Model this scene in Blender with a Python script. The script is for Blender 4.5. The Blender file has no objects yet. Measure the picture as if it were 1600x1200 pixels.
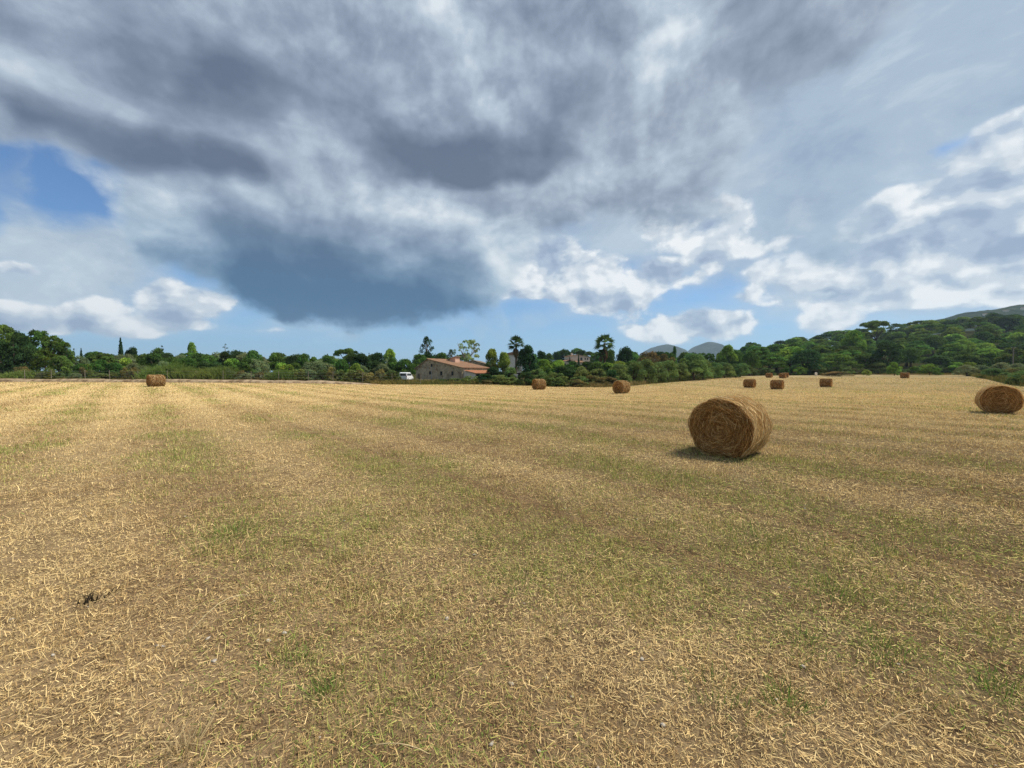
import bpy, bmesh, math, random
import numpy as np
from mathutils import Vector, Matrix

R = math.radians
scene = bpy.context.scene
C = scene.collection
rng = np.random.default_rng(7)

# ------------------------------------------------------------------ camera
# 14 mm lens (36 mm film), eye height 1.7 m, looking along +Y, tipped down a little
FPX = 625.0                      # focal length in photograph pixels (1600 wide)
HOR = 582.0                      # row of the horizon in the photograph
CAM_Z = 1.7
cam = bpy.data.objects.new('camera', bpy.data.cameras.new('camera'))
C.objects.link(cam)
cam.location = (0, 0, CAM_Z)
cam.rotation_euler = (R(90 - 1.65), 0, 0)
cam.data.sensor_width = 36
cam.data.lens = 36 * FPX / 1600
cam.data.clip_start = 0.05
cam.data.clip_end = 20000
scene.camera = cam

# ------------------------------------------------------------------ exposure
scene.view_settings.view_transform = 'Standard'
scene.view_settings.look = 'None'
scene.view_settings.exposure = 0.60
scene.view_settings.gamma = 1.0
scene.view_settings.use_curve_mapping = False
scene.cycles.use_denoising = True
scene.cycles.denoiser = 'OPENIMAGEDENOISE'
scene.cycles.denoising_input_passes = 'RGB_ALBEDO_NORMAL'
scene.cycles.denoising_prefilter = 'NONE'
scene.cycles.max_bounces = 6
scene.cycles.diffuse_bounces = 2
scene.cycles.glossy_bounces = 1
scene.cycles.transmission_bounces = 3
scene.cycles.volume_bounces = 0
scene.cycles.transparent_max_bounces = 6
scene.cycles.sample_clamp_indirect = 6

# ------------------------------------------------------------------ sun
SUN_EL, SUN_AZ = 56.0, 80.0      # azimuth from +Y towards +X
sun = bpy.data.objects.new('sun', bpy.data.lights.new('sun', 'SUN'))
C.objects.link(sun)
sun.data.energy = 3.75
sun.data.angle = R(14.0)
sun.data.color = (1.0, 0.94, 0.84)
sd = Vector((math.sin(R(SUN_AZ)) * math.cos(R(SUN_EL)), math.cos(R(SUN_AZ)) * math.cos(R(SUN_EL)), math.sin(R(SUN_EL))))
sun.rotation_euler = sd.to_track_quat('Z', 'Y').to_euler()

# ------------------------------------------------------------------ world: clear sky and cloud
world = bpy.data.worlds.new('World')
scene.world = world
world.use_nodes = True
NT = world.node_tree
NT.nodes.clear()


class Sk:
    """a scalar node output that can be combined with + - * / and functions"""
    tree = NT

    def __init__(s, sock): s.s = sock

    @classmethod
    def op(c, kind, *a, clamp=False):
        n = c.tree.nodes.new('ShaderNodeMath'); n.operation = kind; n.use_clamp = clamp
        for i, v in enumerate(a):
            if isinstance(v, Sk): c.tree.links.new(v.s, n.inputs[i])
            else: n.inputs[i].default_value = v
        return c(n.outputs[0])

    def __add__(s, o): return Sk.op('ADD', s, o)
    __radd__ = __add__
    def __sub__(s, o): return Sk.op('SUBTRACT', s, o)
    def __rsub__(s, o): return Sk.op('SUBTRACT', o, s)
    def __mul__(s, o): return Sk.op('MULTIPLY', s, o)
    __rmul__ = __mul__
    def __truediv__(s, o): return Sk.op('DIVIDE', s, o)


def smooth(x, lo, hi):
    n = Sk.tree.nodes.new('ShaderNodeMapRange'); n.interpolation_type = 'SMOOTHSTEP'
    Sk.tree.links.new(x.s, n.inputs[0])
    n.inputs[1].default_value = lo; n.inputs[2].default_value = hi
    return Sk(n.outputs[0])


def vec(x, y, z):
    n = Sk.tree.nodes.new('ShaderNodeCombineXYZ')
    for i, v in enumerate((x, y, z)):
        if isinstance(v, Sk): Sk.tree.links.new(v.s, n.inputs[i])
        else: n.inputs[i].default_value = v
    return n.outputs[0]


def noise(v, scale, detail=6, rough=0.55, lac=2.0, dist=0.0, dims='2D'):
    n = Sk.tree.nodes.new('ShaderNodeTexNoise'); n.noise_type = 'FBM'; n.normalize = True; n.noise_dimensions = dims
    Sk.tree.links.new(v, n.inputs['Vector'])
    for k, x in (('Scale', scale), ('Detail', detail), ('Roughness', rough), ('Lacunarity', lac), ('Distortion', dist)):
        n.inputs[k].default_value = x
    return n


def bumps(v, scale, detail=2.0, rough=0.5):
    """rounded heads with creases between them, 0..1"""
    n = Sk.tree.nodes.new('ShaderNodeTexVoronoi'); n.feature = 'F1'; n.normalize = True; n.voronoi_dimensions = '2D'
    Sk.tree.links.new(v, n.inputs['Vector'])
    for k, x in (('Scale', scale), ('Detail', detail), ('Roughness', rough), ('Lacunarity', 2.3)):
        n.inputs[k].default_value = x
    d = Sk(n.outputs['Distance'])
    return 1.0 - d * d * 1.6


def mixc(f, a, b):
    n = Sk.tree.nodes.new('ShaderNodeMix'); n.data_type = 'RGBA'; n.clamp_factor = True
    if isinstance(f, Sk): Sk.tree.links.new(f.s, n.inputs[0])
    else: n.inputs[0].default_value = f
    for i, v in ((6, a), (7, b)):
        if isinstance(v, (tuple, list)): n.inputs[i].default_value = (*v, 1)
        else: Sk.tree.links.new(v, n.inputs[i])
    return n.outputs[2]


def ramp(x, stops, interp='EASE'):
    n = Sk.tree.nodes.new('ShaderNodeValToRGB'); n.color_ramp.interpolation = interp
    Sk.tree.links.new(x.s, n.inputs[0])
    e = n.color_ramp.elements
    while len(e) > 1: e.remove(e[-1])
    e[0].position = stops[0][0]; e[0].color = (*stops[0][1], 1)
    for p, c in stops[1:]:
        k = e.new(p); k.color = (*c, 1)
    return n.outputs[0]


def srgb(r, g, b):
    f = lambda v: v / 12.92 if v <= 0.04045 else ((v + 0.055) / 1.055) ** 2.4
    return tuple(f(v / 255) for v in (r, g, b))


tc = NT.nodes.new('ShaderNodeTexCoord')
sep = NT.nodes.new('ShaderNodeSeparateXYZ'); NT.links.new(tc.outputs['Generated'], sep.inputs[0])
Dx, Dy, Dz = (Sk(sep.outputs[i]) for i in range(3))
az = Sk.op('ARCTAN2', Dx, Dy)                     # bearing from the field's axis, radians
el = Sk.op('ARCSINE', Dz)                         # height above the horizon, radians
zz = Sk.op('MAXIMUM', Dz, 0.0) + 0.30
px, py = Dx / zz, Dy / zz                         # where the view ray meets the cloud base
plane = vec(px, py, Dz * 2.0)
ang = vec(az, el * 1.35, 0.0)


def place(x, y):                                  # bearing/height of a spot in the photograph
    a = math.atan2(x - 800, FPX)
    return a, math.atan((HOR - y) / FPX * math.cos(a))


def blob(A, E, cx, cy, rx, ry, rot, w, up=1.0):
    """one cloud mass: a soft ellipse in bearing/height, evaluated on arrays"""
    c = np.array(place(cx, cy)); h = 2.0
    J = np.array([(np.array(place(cx + h, cy)) - place(cx - h, cy)) / (2 * h), (np.array(place(cx, cy - h)) - place(cx, cy + h)) / (2 * h)]).T
    t = R(rot); Rm = np.array([[math.cos(t), -math.sin(t)], [math.sin(t), math.cos(t)]])
    M = np.diag([1 / rx, 1 / ry]) @ Rm.T @ np.linalg.inv(J)
    q0 = M[0, 0] * (A - c[0]) + M[0, 1] * (E - c[1]); q1 = M[1, 0] * (A - c[0]) + M[1, 1] * (E - c[1])
    q1 = np.where(q1 > 0, q1 / up, q1)                            # up > 1: fades slowly upward, sharp below
    return w * np.exp(-(q0 * q0 + q1 * q1))


def masses(uv, chans, nrow, npt=200):
    """up to three lists of cloud masses as smooth functions of bearing and height:
    one curve over bearing for each step of height, blended between steps"""
    xs = np.linspace(0, 1, npt)
    t = np.abs(2 * xs - 1)
    aa = np.sign(xs - 0.5) * t * 0.628 / (1 - 0.8 * t)          # bearing of each curve point
    edge = 1.0
    ref = np.where(np.abs(aa) > edge, np.sign(aa) * edge * (math.pi - np.abs(aa)) / (math.pi - edge), aa)   # goes on behind as in view
    g = np.linspace(0, 1, nrow)
    A, E = np.meshgrid(ref, 0.5 * g / (1.5 - g))                 # steps of height, closer together low down
    V = [sum(blob(A, E, *r) for r in rows) for rows in chans]
    a_, e_ = uv
    ab = Sk.op('ABSOLUTE', a_)
    x = a_ / (ab * 1.6 + 1.256) + 0.5
    X = vec(x, x, x)
    e_ = Sk.op('MAXIMUM', e_, 0.0)
    v = e_ / (e_ + 0.5) * (1.5 * (nrow - 1))
    acc = None
    for i in range(nrow):
        n = NT.nodes.new('ShaderNodeRGBCurve'); NT.links.new(X, n.inputs['Color'])
        n.mapping.use_clip = False
        for k in range(len(chans)):
            pts = n.mapping.curves[k].points
            vals = V[k][i] * 0.25 + 0.5
            pts[0].location = (0, vals[0]); pts[1].location = (1, vals[-1])
            if vals.max() - vals.min() > 1e-3:
                for q in range(1, npt - 1): pts.new(xs[q], vals[q])
        n.mapping.update()
        if acc is None: acc = n.outputs[0]
        else:
            m = NT.nodes.new('ShaderNodeMix'); m.data_type = 'VECTOR'; m.clamp_factor = True
            NT.links.new((v - float(i - 1)).s, m.inputs[0])
            NT.links.new(acc, m.inputs[4]); NT.links.new(n.outputs[0], m.inputs[5])
            acc = m.outputs[1]
    s_ = NT.nodes.new('ShaderNodeSeparateXYZ'); NT.links.new(acc, s_.inputs[0])
    return [(Sk(s_.outputs[k]) - 0.5) * 4.0 for k in range(len(chans))]


def warped(base, scale, amp, detail=5, rough=0.55, off=0.0):
    o = NT.nodes.new('ShaderNodeVectorMath'); o.operation = 'ADD'
    NT.links.new(base, o.inputs[0]); o.inputs[1].default_value = (off, off * 1.7, off * 0.6)
    n = noise(o.outputs[0], scale, detail, rough)
    s = NT.nodes.new('ShaderNodeSeparateXYZ'); NT.links.new(n.outputs['Color'], s.inputs[0])
    return az + (Sk(s.outputs[0]) - 0.5) * amp, el + (Sk(s.outputs[1]) - 0.5) * (amp * 0.7)

sky = NT.nodes.new('ShaderNodeTexSky'); sky.sky_type = 'NISHITA'; sky.sun_disc = False
sky.sun_elevation = R(SUN_EL); sky.sun_rotation = R(SUN_AZ)
sky.altitude = 50; sky.air_density = 1.0; sky.dust_density = 0.6; sky.ozone_density = 3.0
blue = NT.nodes.new('ShaderNodeVectorMath'); blue.operation = 'SCALE'
NT.links.new(sky.outputs[0], blue.inputs[0]); blue.inputs['Scale'].default_value = 0.105
tint = NT.nodes.new('ShaderNodeVectorMath'); tint.operation = 'MULTIPLY'
NT.links.new(blue.outputs[0], tint.inputs[0]); tint.inputs[1].default_value = (0.70, 0.95, 1.18)
col = tint.outputs[0]

# pale air low down
col = mixc((1.0 - smooth(el, -0.02, 0.26)) * 0.70, col, srgb(146, 192, 232))

# cloud masses: (column, row, half width, half height, turn, weight, slower fade upward)
COVER = [(250, 30, 420, 120, 0, 1.3), (480, 190, 420, 100, -12, 1.3), (320, 225, 200, 66, -10, 0.9), (880, 150, 330, 220, 0, 1.2), (600, 350, 290, 100, -4, 1.0),
         (480, 430, 210, 74, 0, 0.75), (640, 440, 150, 62, 0, 0.55), (420, 470, 120, 40, -14, 0.3), (1100, 60, 250, 110, 10, 0.55), (255, 345, 110, 66, -30, 0.5), (80, 150, 130, 46, -14, 0.8),
         (840, 310, 120, 50, 10, 0.55), (-250, 60, 300, 160, 0, 1.0), (750, -350, 1100, 330, 0, 1.2), (80, 285, 100, 50, -20, -0.4), (170, 440, 90, 60, 0, -0.5)]
DARK = [(40, 190, 60, 18, -22, 0.7, 2.4), (125, 225, 70, 24, -20, 0.8, 2.4), (230, 262, 80, 26, -8, 1.0, 2.6), (345, 280, 80, 24, -4, 0.9, 2.6), (430, 280, 50, 18, 0, 0.5, 2.4),
        (170, 100, 90, 30, -14, 0.5, 2.4), (300, 142, 90, 30, -16, 0.8, 2.6), (415, 182, 90, 30, -16, 0.9, 2.6), (520, 205, 60, 24, -10, 0.6, 2.4), (570, 150, 80, 26, -6, 0.5, 2.4),
        (610, 262, 70, 24, -14, 0.8, 2.6), (700, 286, 70, 24, -6, 0.9, 2.6), (790, 294, 80, 22, 0, 1.0, 2.6), (860, 278, 44, 20, 14, 0.6, 2.4), (900, 220, 70, 50, 0, 0.5, 2.0), (870, 90, 90, 90, 0, 0.45),
        (470, 496, 90, 18, -6, 0.9, 4.0), (580, 500, 100, 16, 0, 1.0, 4.2), (690, 494, 80, 16, 4, 0.9, 3.6), (390, 462, 70, 20, -24, 0.7, 3.0), (700, 405, 60, 26, -10, 0.5, 2.0),
        (430, 392, 90, 24, -14, 0.55, 2.6), (560, 415, 90, 24, -6, 0.5, 2.6)]
VEIL = [(1250, 120, 480, 230, 0, 1.3), (900, 330, 330, 120, -10, 0.8), (1350, 330, 260, 90, -12, 0.85), (90, 395, 190, 46, 4, 1.1), (200, 420, 90, 40, 0, 0.5),
        (40, 280, 22, 80, 0, 0.95), (20, 110, 70, 30, 0, 0.8), (700, 510, 500, 28, 0, 0.35), (1450, 460, 260, 60, 0, 0.55),
        (1600, 120, 260, 130, 0, 0.9), (60, 470, 260, 30, 0, 0.45), (1150, 420, 120, 40, 0, 0.3), (900, -350, 1100, 300, 0, 1.0), (1480, 255, 130, 16, 22, -0.9)]
HEAP_A = [(20, 495, 70, 24, 0, 1.0), (150, 482, 40, 24, 0, 1.0), (90, 508, 130, 18, 0, 0.8), (245, 450, 48, 26, 0, 1.0), (310, 480, 80, 26, 10, 0.9),
          (260, 512, 70, 12, 0, 0.7), (440, 514, 60, 8, 0, 0.6), (30, 425, 60, 14, 0, 0.7),
          (1340, 415, 110, 32, -8, 1.1), (1390, 388, 60, 26, 0, 0.6), (1530, 300, 120, 55, 18, 1.1), (1560, 390, 130, 60, 0, 1.2), (1430, 340, 120, 40, 12, 0.8),
          (1230, 430, 80, 24, 0, 0.8), (1560, 460, 100, 20, 0, 0.8), (1420, 470, 80, 18, 0, 0.6), (1590, 205, 80, 20, 12, 0.8),
          (1700, 330, 140, 110, 0, 1.0), (1290, 490, 70, 40, 0, 0.75), (1180, 470, 60, 14, 0, 0.5)]
HEAP_B = [(830, 400, 90, 30, -5, 1.0), (900, 420, 90, 24, 5, 0.9), (960, 470, 70, 20, 12, 1.0), (1040, 432, 60, 18, 0, 0.8), (850, 456, 60, 12, 0, 1.0),
          (1060, 350, 70, 28, 0, 1.0), (1120, 325, 60, 24, 0, 0.8), (1050, 512, 80, 26, 0, 1.0), (1140, 502, 60, 18, 0, 0.8), (770, 440, 70, 26, 0, 0.7),
          (1190, 385, 120, 26, 0, 0.6), (1100, 405, 26, 14, 0, 0.8)]
TONE = [(680, 20, 24, 40, 0, 0.40), (260, 190, 170, 36, -12, 0.20), (470, 212, 40, 30, -30, 0.28), (1020, 100, 36, 130, -32, 0.30), (690, 345, 80, 26, -8, 0.24),
        (310, 300, 110, 12, -6, 0.40), (480, 300, 110, 26, -10, 0.16), (620, 330, 110, 20, -8, 0.14), (60, 95, 70, 26, 0, 0.28), (620, 120, 130, 40, 0, 0.08),
        (800, 420, 60, 60, 0, 0.2), (780, 345, 70, 16, 10, 0.15), (860, 30, 90, 60, 0, -0.08), (300, 60, 200, 50, 0, -0.04), (230, 340, 60, 30, 0, 0.2),
        (730, 200, 60, 40, 0, 0.10), (560, 470, 160, 40, 0, -0.14), (940, 300, 60, 40, 0, 0.1)]
uv_big = warped(ang, 2.9, 0.17, 6, 0.54, 1.3)
uv_small = warped(ang, 5.0, 0.055, 5, 0.52, 3.1)
cover, dark, veil = masses(uv_big, [COVER, DARK, VEIL], 24)
heap_a, heap_b, tone = masses(uv_small, [HEAP_A, HEAP_B, TONE], 28)

swirl = vec(uv_small[0], uv_small[1] * 1.35, 0.0)
st = Sk(noise(vec(az * 0.8 - el * 0.9, el * 1.6 + az * 0.5, 0.0), 3.4, 7, 0.60, dist=0.3).outputs[0])
va = smooth(veil + (st - 0.5) * 0.9, 0.22, 0.85) * 0.94
vcol = ramp(st, [(0.28, srgb(150, 168, 190)), (0.48, srgb(170, 187, 204)), (0.62, srgb(188, 203, 215)), (0.76, srgb(214, 224, 231))])
col = mixc(va, col, vcol)


# heaped clouds standing low over the horizon: lit from the upper right
def heaps(col, m, scale, seed):
    def dens(dx, dy, detail):
        s = vec(az * scale + (seed + dx), el * (scale * 1.4) + (dy + seed * 0.37), 0.0)
        return Sk(noise(s, 1.0, detail, 0.55, dist=0.1).outputs[0]) * 0.66 + bumps(s, 1.3, detail * 0.30) * 0.34
    m = m * 0.76
    d0 = dens(0, 0, 8)
    d1 = dens(0.15, 0.26, 3.0)
    k = m + (d0 - 0.58) * 2.3 * smooth(m, 0.02, 0.45)
    a = smooth(k, 0.28, 0.54)
    soft = smooth(k, -0.05, 0.50) * 0.50
    lit = smooth((d0 - d1) * 2.6 + 0.55 + (0.62 - k) * 0.24, 0.05, 0.95)
    c = ramp(lit, [(0.0, srgb(150, 168, 194)), (0.30, srgb(174, 190, 210)), (0.60, srgb(206, 216, 226)), (0.95, srgb(242, 245, 247))])
    col = mixc(soft, col, srgb(182, 201, 220))
    return mixc(a * 0.95, col, c)


col = heaps(col, heap_a, 8.5, 3.1)
col = heaps(col, heap_b, 8.2, 11.7)

fb2 = Sk(noise(ang, 3.6, 9, 0.57, dist=0.12).outputs[0])
fbL = Sk(noise(vec(az + 0.022, el * 1.35 + 0.040, 0), 3.6, 4, 0.57, dist=0.12).outputs[0])
fine = Sk(noise(swirl, 13.0, 6, 0.62, dist=0.2).outputs[0])
lob = bumps(swirl, 4.0, 2.0, 0.45)
lobL = bumps(vec(uv_small[0] + 0.03, uv_small[1] * 1.35 + 0.055, 0.0), 4.0, 1.0, 0.45)
da = smooth(cover + (fb2 - 0.5) * 1.7 + (lob - 0.6) * 0.40, 0.36, 0.76)
dk = smooth(dark + (fb2 - 0.5) * 1.1 + (0.6 - lob) * 0.35, 0.15, 0.90)
tone = tone + (fb2 - fbL) * 1.15 + (lob - lobL) * 0.34 + (fine - 0.5) * 0.30 + 0.535 - dk * 0.50 + (1.0 - da) * 0.16
dcol = ramp(tone, [(0.05, srgb(98, 111, 132)), (0.30, srgb(120, 133, 153)), (0.50, srgb(146, 159, 178)), (0.72, srgb(180, 194, 209)), (0.95, srgb(222, 230, 236))], 'LINEAR')
dlow = ramp(tone, [(0.05, srgb(66, 104, 140)), (0.30, srgb(92, 127, 158)), (0.50, srgb(126, 155, 182)), (0.72, srgb(168, 191, 209)), (0.95, srgb(214, 224, 231))], 'LINEAR')
dcol = mixc(smooth(el, 0.14, 0.42), dlow, dcol)
col = mixc(da * 0.97, col, dcol)

# below the horizon
col = mixc(smooth(el * -1.0, 0.0, 0.03), col, srgb(150, 150, 130))

bg = NT.nodes.new('ShaderNodeBackground')
NT.links.new(col, bg.inputs['Color']); bg.inputs['Strength'].default_value = 0.68
wo = NT.nodes.new('ShaderNodeOutputWorld'); NT.links.new(bg.outputs[0], wo.inputs['Surface'])
world.cycles.sampling_method = 'MANUAL'
world.cycles.sample_map_resolution = 512

# ------------------------------------------------------------------ helpers
def link(o, parent=None, **props):
    C.objects.link(o)
    if parent is not None: o.parent = parent
    for k, v in props.items(): o[k] = v
    return o


def mesh_np(name, verts, faces, mat=None, col=None, smooth_=False):
    """mesh from arrays; faces (n,3) or (n,4); col = one colour per vertex"""
    me = bpy.data.meshes.new(name)
    verts = np.asarray(verts, np.float32); faces = np.asarray(faces, np.int32)
    nf, k = faces.shape
    me.vertices.add(len(verts)); me.vertices.foreach_set('co', verts.ravel())
    me.loops.add(nf * k); me.loops.foreach_set('vertex_index', faces.ravel())
    me.polygons.add(nf); me.polygons.foreach_set('loop_start', np.arange(0, nf * k, k, dtype=np.int32))
    if col is not None:
        a = me.color_attributes.new('tint', 'FLOAT_COLOR', 'POINT')
        c4 = np.ones((len(verts), 4), np.float32); c4[:, :3] = col
        a.data.foreach_set('color', c4.ravel())
    me.update(calc_edges=True)
    if smooth_: me.polygons.foreach_set('use_smooth', np.ones(nf, bool))
    if mat: me.materials.append(mat)
    return me


class MB:
    """collects boxes, tubes and faces into one mesh"""
    def __init__(s): s.v = []; s.f = []

    def face(s, pts):
        b = len(s.v); s.v += [tuple(p) for p in pts]; s.f.append(tuple(range(b, b + len(pts))))

    def box(s, x0, x1, y0, y1, z0, z1):
        b = len(s.v)
        s.v += [(x, y, z) for z in (z0, z1) for y in (y0, y1) for x in (x0, x1)]
        s.f += [tuple(b + i for i in q) for q in ((0, 2, 3, 1), (4, 5, 7, 6), (0, 1, 5, 4), (2, 6, 7, 3), (0, 4, 6, 2), (1, 3, 7, 5))]

    def prism(s, prof, y0, y1):
        """profile (x, z), counter-clockwise seen from -y, extruded along y"""
        n = len(prof); b = len(s.v)
        s.v += [(x, y0, z) for x, z in prof] + [(x, y1, z) for x, z in prof]
        s.f.append(tuple(b + i for i in range(n))); s.f.append(tuple(b + n + i for i in reversed(range(n))))
        for i in range(n):
            j = (i + 1) % n; s.f.append((b + j, b + i, b + n + i, b + n + j))

    def tube(s, pts, rads, n=8):
        pts = [Vector(p) for p in pts]; b = len(s.v)
        for i, p in enumerate(pts):
            d = (pts[min(i + 1, len(pts) - 1)] - pts[max(i - 1, 0)]).normalized()
            a = d.orthogonal().normalized(); c = d.cross(a)
            for k in range(n):
                t = 2 * math.pi * k / n
                s.v.append(tuple(p + (a * math.cos(t) + c * math.sin(t)) * rads[i]))
        for i in range(len(pts) - 1):
            for k in range(n):
                k2 = (k + 1) % n
                s.f.append((b + i * n + k, b + i * n + k2, b + (i + 1) * n + k2, b + (i + 1) * n + k))
        s.f.append(tuple(b + k for k in reversed(range(n)))); s.f.append(tuple(b + (len(pts) - 1) * n + k for k in range(n)))

    def mesh(s, name, mat, smooth_=False):
        me = bpy.data.meshes.new(name); me.from_pydata(s.v, [], s.f); me.update()
        if smooth_: me.polygons.foreach_set('use_smooth', np.ones(len(s.f), bool))
        me.materials.append(mat)
        return me

    def build(s, name, mat, parent=None, smooth_=False, **props):
        return link(bpy.data.objects.new(name, s.mesh(name, mat, smooth_)), parent, **props)


def hash2(i, j, s):
    v = np.sin(i * 127.1 + j * 311.7 + s * 74.7) * 43758.5453
    return v - np.floor(v)


def vnoise(x, y, s=0):
    i, j = np.floor(x), np.floor(y); u, v = x - i, y - j
    u = u * u * (3 - 2 * u); v = v * v * (3 - 2 * v)
    a, b, c, d = hash2(i, j, s), hash2(i + 1, j, s), hash2(i, j + 1, s), hash2(i + 1, j + 1, s)
    return (a * (1 - u) + b * u) * (1 - v) + (c * (1 - u) + d * u) * v


def fbm(x, y, octv=4, s=0):
    t = 0; a = 0.5
    for k in range(octv):
        t = t + a * vnoise(x * 2 ** k + 13.7 * k, y * 2 ** k - 7.1 * k, s + k); a *= 0.5
    return t / (1 - 0.5 ** octv)


def material(name):
    m = bpy.data.materials.new(name); m.use_nodes = True
    nt = m.node_tree; nt.nodes.clear()
    out = nt.nodes.new('ShaderNodeOutputMaterial')
    Sk.tree = nt
    return m, nt, out


def node(nt, kind, **vals):
    n = nt.nodes.new(kind)
    for k, v in vals.items():
        if hasattr(v, 'is_output'): nt.links.new(v, n.inputs[k])
        else: n.inputs[k].default_value = v
    return n


def rough_mat(name, colour, colour2=None, scale=6.0, rough=0.9, bump=0.0, bscale=None, coord='Object', detail=6):
    """matt surface whose colour drifts between two tones, with fine relief"""
    m, nt, out = material(name)
    c = nt.nodes.new('ShaderNodeTexCoord').outputs[coord]
    n = noise(c, scale, detail, 0.6, dims='3D')
    colr = mixc(smooth(Sk(n.outputs[0]), 0.35, 0.65), colour, colour2 or tuple(v * 0.7 for v in colour))
    p = node(nt, 'ShaderNodeBsdfPrincipled', Roughness=rough)
    p.inputs['Specular IOR Level'].default_value = 0.2
    nt.links.new(colr, p.inputs['Base Color'])
    if bump:
        b = node(nt, 'ShaderNodeBump', Strength=bump, Height=noise(c, bscale or scale * 4, 5, 0.6, dims='3D').outputs[0])
        nt.links.new(b.outputs[0], p.inputs['Normal'])
    nt.links.new(p.outputs[0], out.inputs[0])
    return m


def leaf_mat(name, colour, trans=0.35, vary=0.25):
    """leaves: colour times the mesh's own leaf-to-leaf tint, a little different on every tree, some light coming through"""
    m, nt, out = material(name)
    at = nt.nodes.new('ShaderNodeVertexColor'); at.layer_name = 'tint'
    oi = nt.nodes.new('ShaderNodeObjectInfo')
    mul = nt.nodes.new('ShaderNodeMix'); mul.data_type = 'RGBA'; mul.blend_type = 'MULTIPLY'; mul.inputs[0].default_value = 1
    nt.links.new(at.outputs[0], mul.inputs[6]); mul.inputs[7].default_value = (*colour, 1)
    hs = nt.nodes.new('ShaderNodeHueSaturation')
    nt.links.new((Sk(oi.outputs['Random']) * (2 * vary) + (1 - vary)).s, hs.inputs['Value'])
    nt.links.new((Sk.op('FRACT', Sk(oi.outputs['Random']) * 7.13) * 0.05 + 0.475).s, hs.inputs['Hue'])
    nt.links.new(mul.outputs[2], hs.inputs['Color'])
    d = nt.nodes.new('ShaderNodeBsdfDiffuse'); t = nt.nodes.new('ShaderNodeBsdfTranslucent')
    nt.links.new(hs.outputs[0], d.inputs[0]); nt.links.new(hs.outputs[0], t.inputs[0])
    mx = nt.nodes.new('ShaderNodeMixShader'); mx.inputs[0].default_value = trans
    nt.links.new(d.outputs[0], mx.inputs[1]); nt.links.new(t.outputs[0], mx.inputs[2])
    nt.links.new(mx.outputs[0], out.inputs[0])
    return m


# ------------------------------------------------------------------ lie of the land
BALES = [  # X, Y, direction an end faces (degrees)
    (4.62, 8.45, -137), (21.2, 17.4, -133), (10.4, 38.0, -140), (3.1, 46.0, -153), (-36.5, 41.0, -122), (32.4, 54.5, -50),
    (32.5, 49.0, -46), (42.8, 54.5, -48), (80.5, 82.0, -52), (63.0, 98.0, -52), (62.6, 92.5, -50), (66.6, 97.5, -42)]
CTRL = np.array([
    (0, 0, 0), (-4, 4, 0), (4, 4, 0), (0, 8, -.01), (-20, 6, 0), (20, 6, 0), (-12, 16, .03), (8, 16, -.05), (-45, 20, .1), (40, 18, -.1), (60, 30, -.1),
    (4.6, 8.5, -.02), (21, 17.4, -.07), (10.5, 38, -.28), (3.1, 46, -.24), (-36.5, 41, .30), (32.5, 51, -.55), (43, 54, -.42), (80, 82, .55), (63, 97, .2),
    (-75, 56, .32), (-40, 57, .30), (-15, 60, .0), (0, 66, -.35), (-10, 80, -.35), (-20, 95, -.2), (15, 62, -.40), (24, 72, -.45), (45, 80, -.15),
    (70, 122, .9), (105, 122, 1.3), (130, 110, 1.3), (60, 50, .0), (90, 60, .6), (118, 100, 1.1), (66, 115, .6), (40, 100, .1),
    (-110, 80, .5), (-60, 95, .5), (-20, 140, .6), (30, 150, .8), (0, 110, .1), (60, 160, 1.2), (-90, -60, 0), (60, -60, 0), (0, -40, 0)], float)


SKYLINE = np.array([(-99999, 600), (700, 585), (850, 574), (1000, 566), (1130, 560), (1200, 553), (1300, 537), (1400, 524), (1500, 511), (1600, 505), (1800, 498), (2600, 500), (99999, 500)], float)


def terr(x, y):
    x = np.asarray(x, float); y = np.asarray(y, float)
    num = np.zeros(np.broadcast(x, y).shape); den = num + 1e-9
    for cx, cy, cz in CTRL:
        s = 4.0 + 0.17 * math.hypot(cx, cy)
        w = np.exp(-((x - cx) ** 2 + (y - cy) ** 2) / (2 * s * s)) / (s * s)
        num = num + w * cz; den = den + w
    z = num / den * np.clip(den / 2e-4, 0, 1)
    # wooded hill rising behind the field on the right
    d = np.hypot(x, y)
    col_ = 800 + FPX * np.tan(np.clip(np.arctan2(x, np.maximum(y, 1e-3)), -1.2, 1.2))
    top = (HOR - np.interp(col_, SKYLINE[:, 0], SKYLINE[:, 1])) / FPX * 300 + 0.0
    t = np.clip((y - 126) / 190, 0, 1); t = t * t * (3 - 2 * t) * 0.55 + t * 0.45
    z = z + np.where(y > 126, np.maximum(top, 0) * t, 0)
    z = z * np.clip((1500 - d) / 900, 0, 1)
    return z + 0.025 * (fbm(x * 0.35, y * 0.35, 3, 5) - 0.5) * np.clip(d / 3, 0, 1)


FIELD = [(-140, 56), (-20, 57), (-8, 63), (0, 64), (5, 56), (12, 54), (19, 62), (24, 70), (66, 115), (75, 122), (105, 122), (118, 105), (63, 50), (54, 30), (60, -30), (-140, -30)]


def in_field(x, y):
    r = np.zeros(np.broadcast(x, y).shape, bool); n = len(FIELD)
    for i in range(n):
        (x0, y0), (x1, y1) = FIELD[i], FIELD[(i + 1) % n]
        if y0 == y1: continue
        c = ((y0 > y) != (y1 > y)) & (x < (x1 - x0) * (y - y0) / (y1 - y0) + x0)
        r ^= c
    return r


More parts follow.
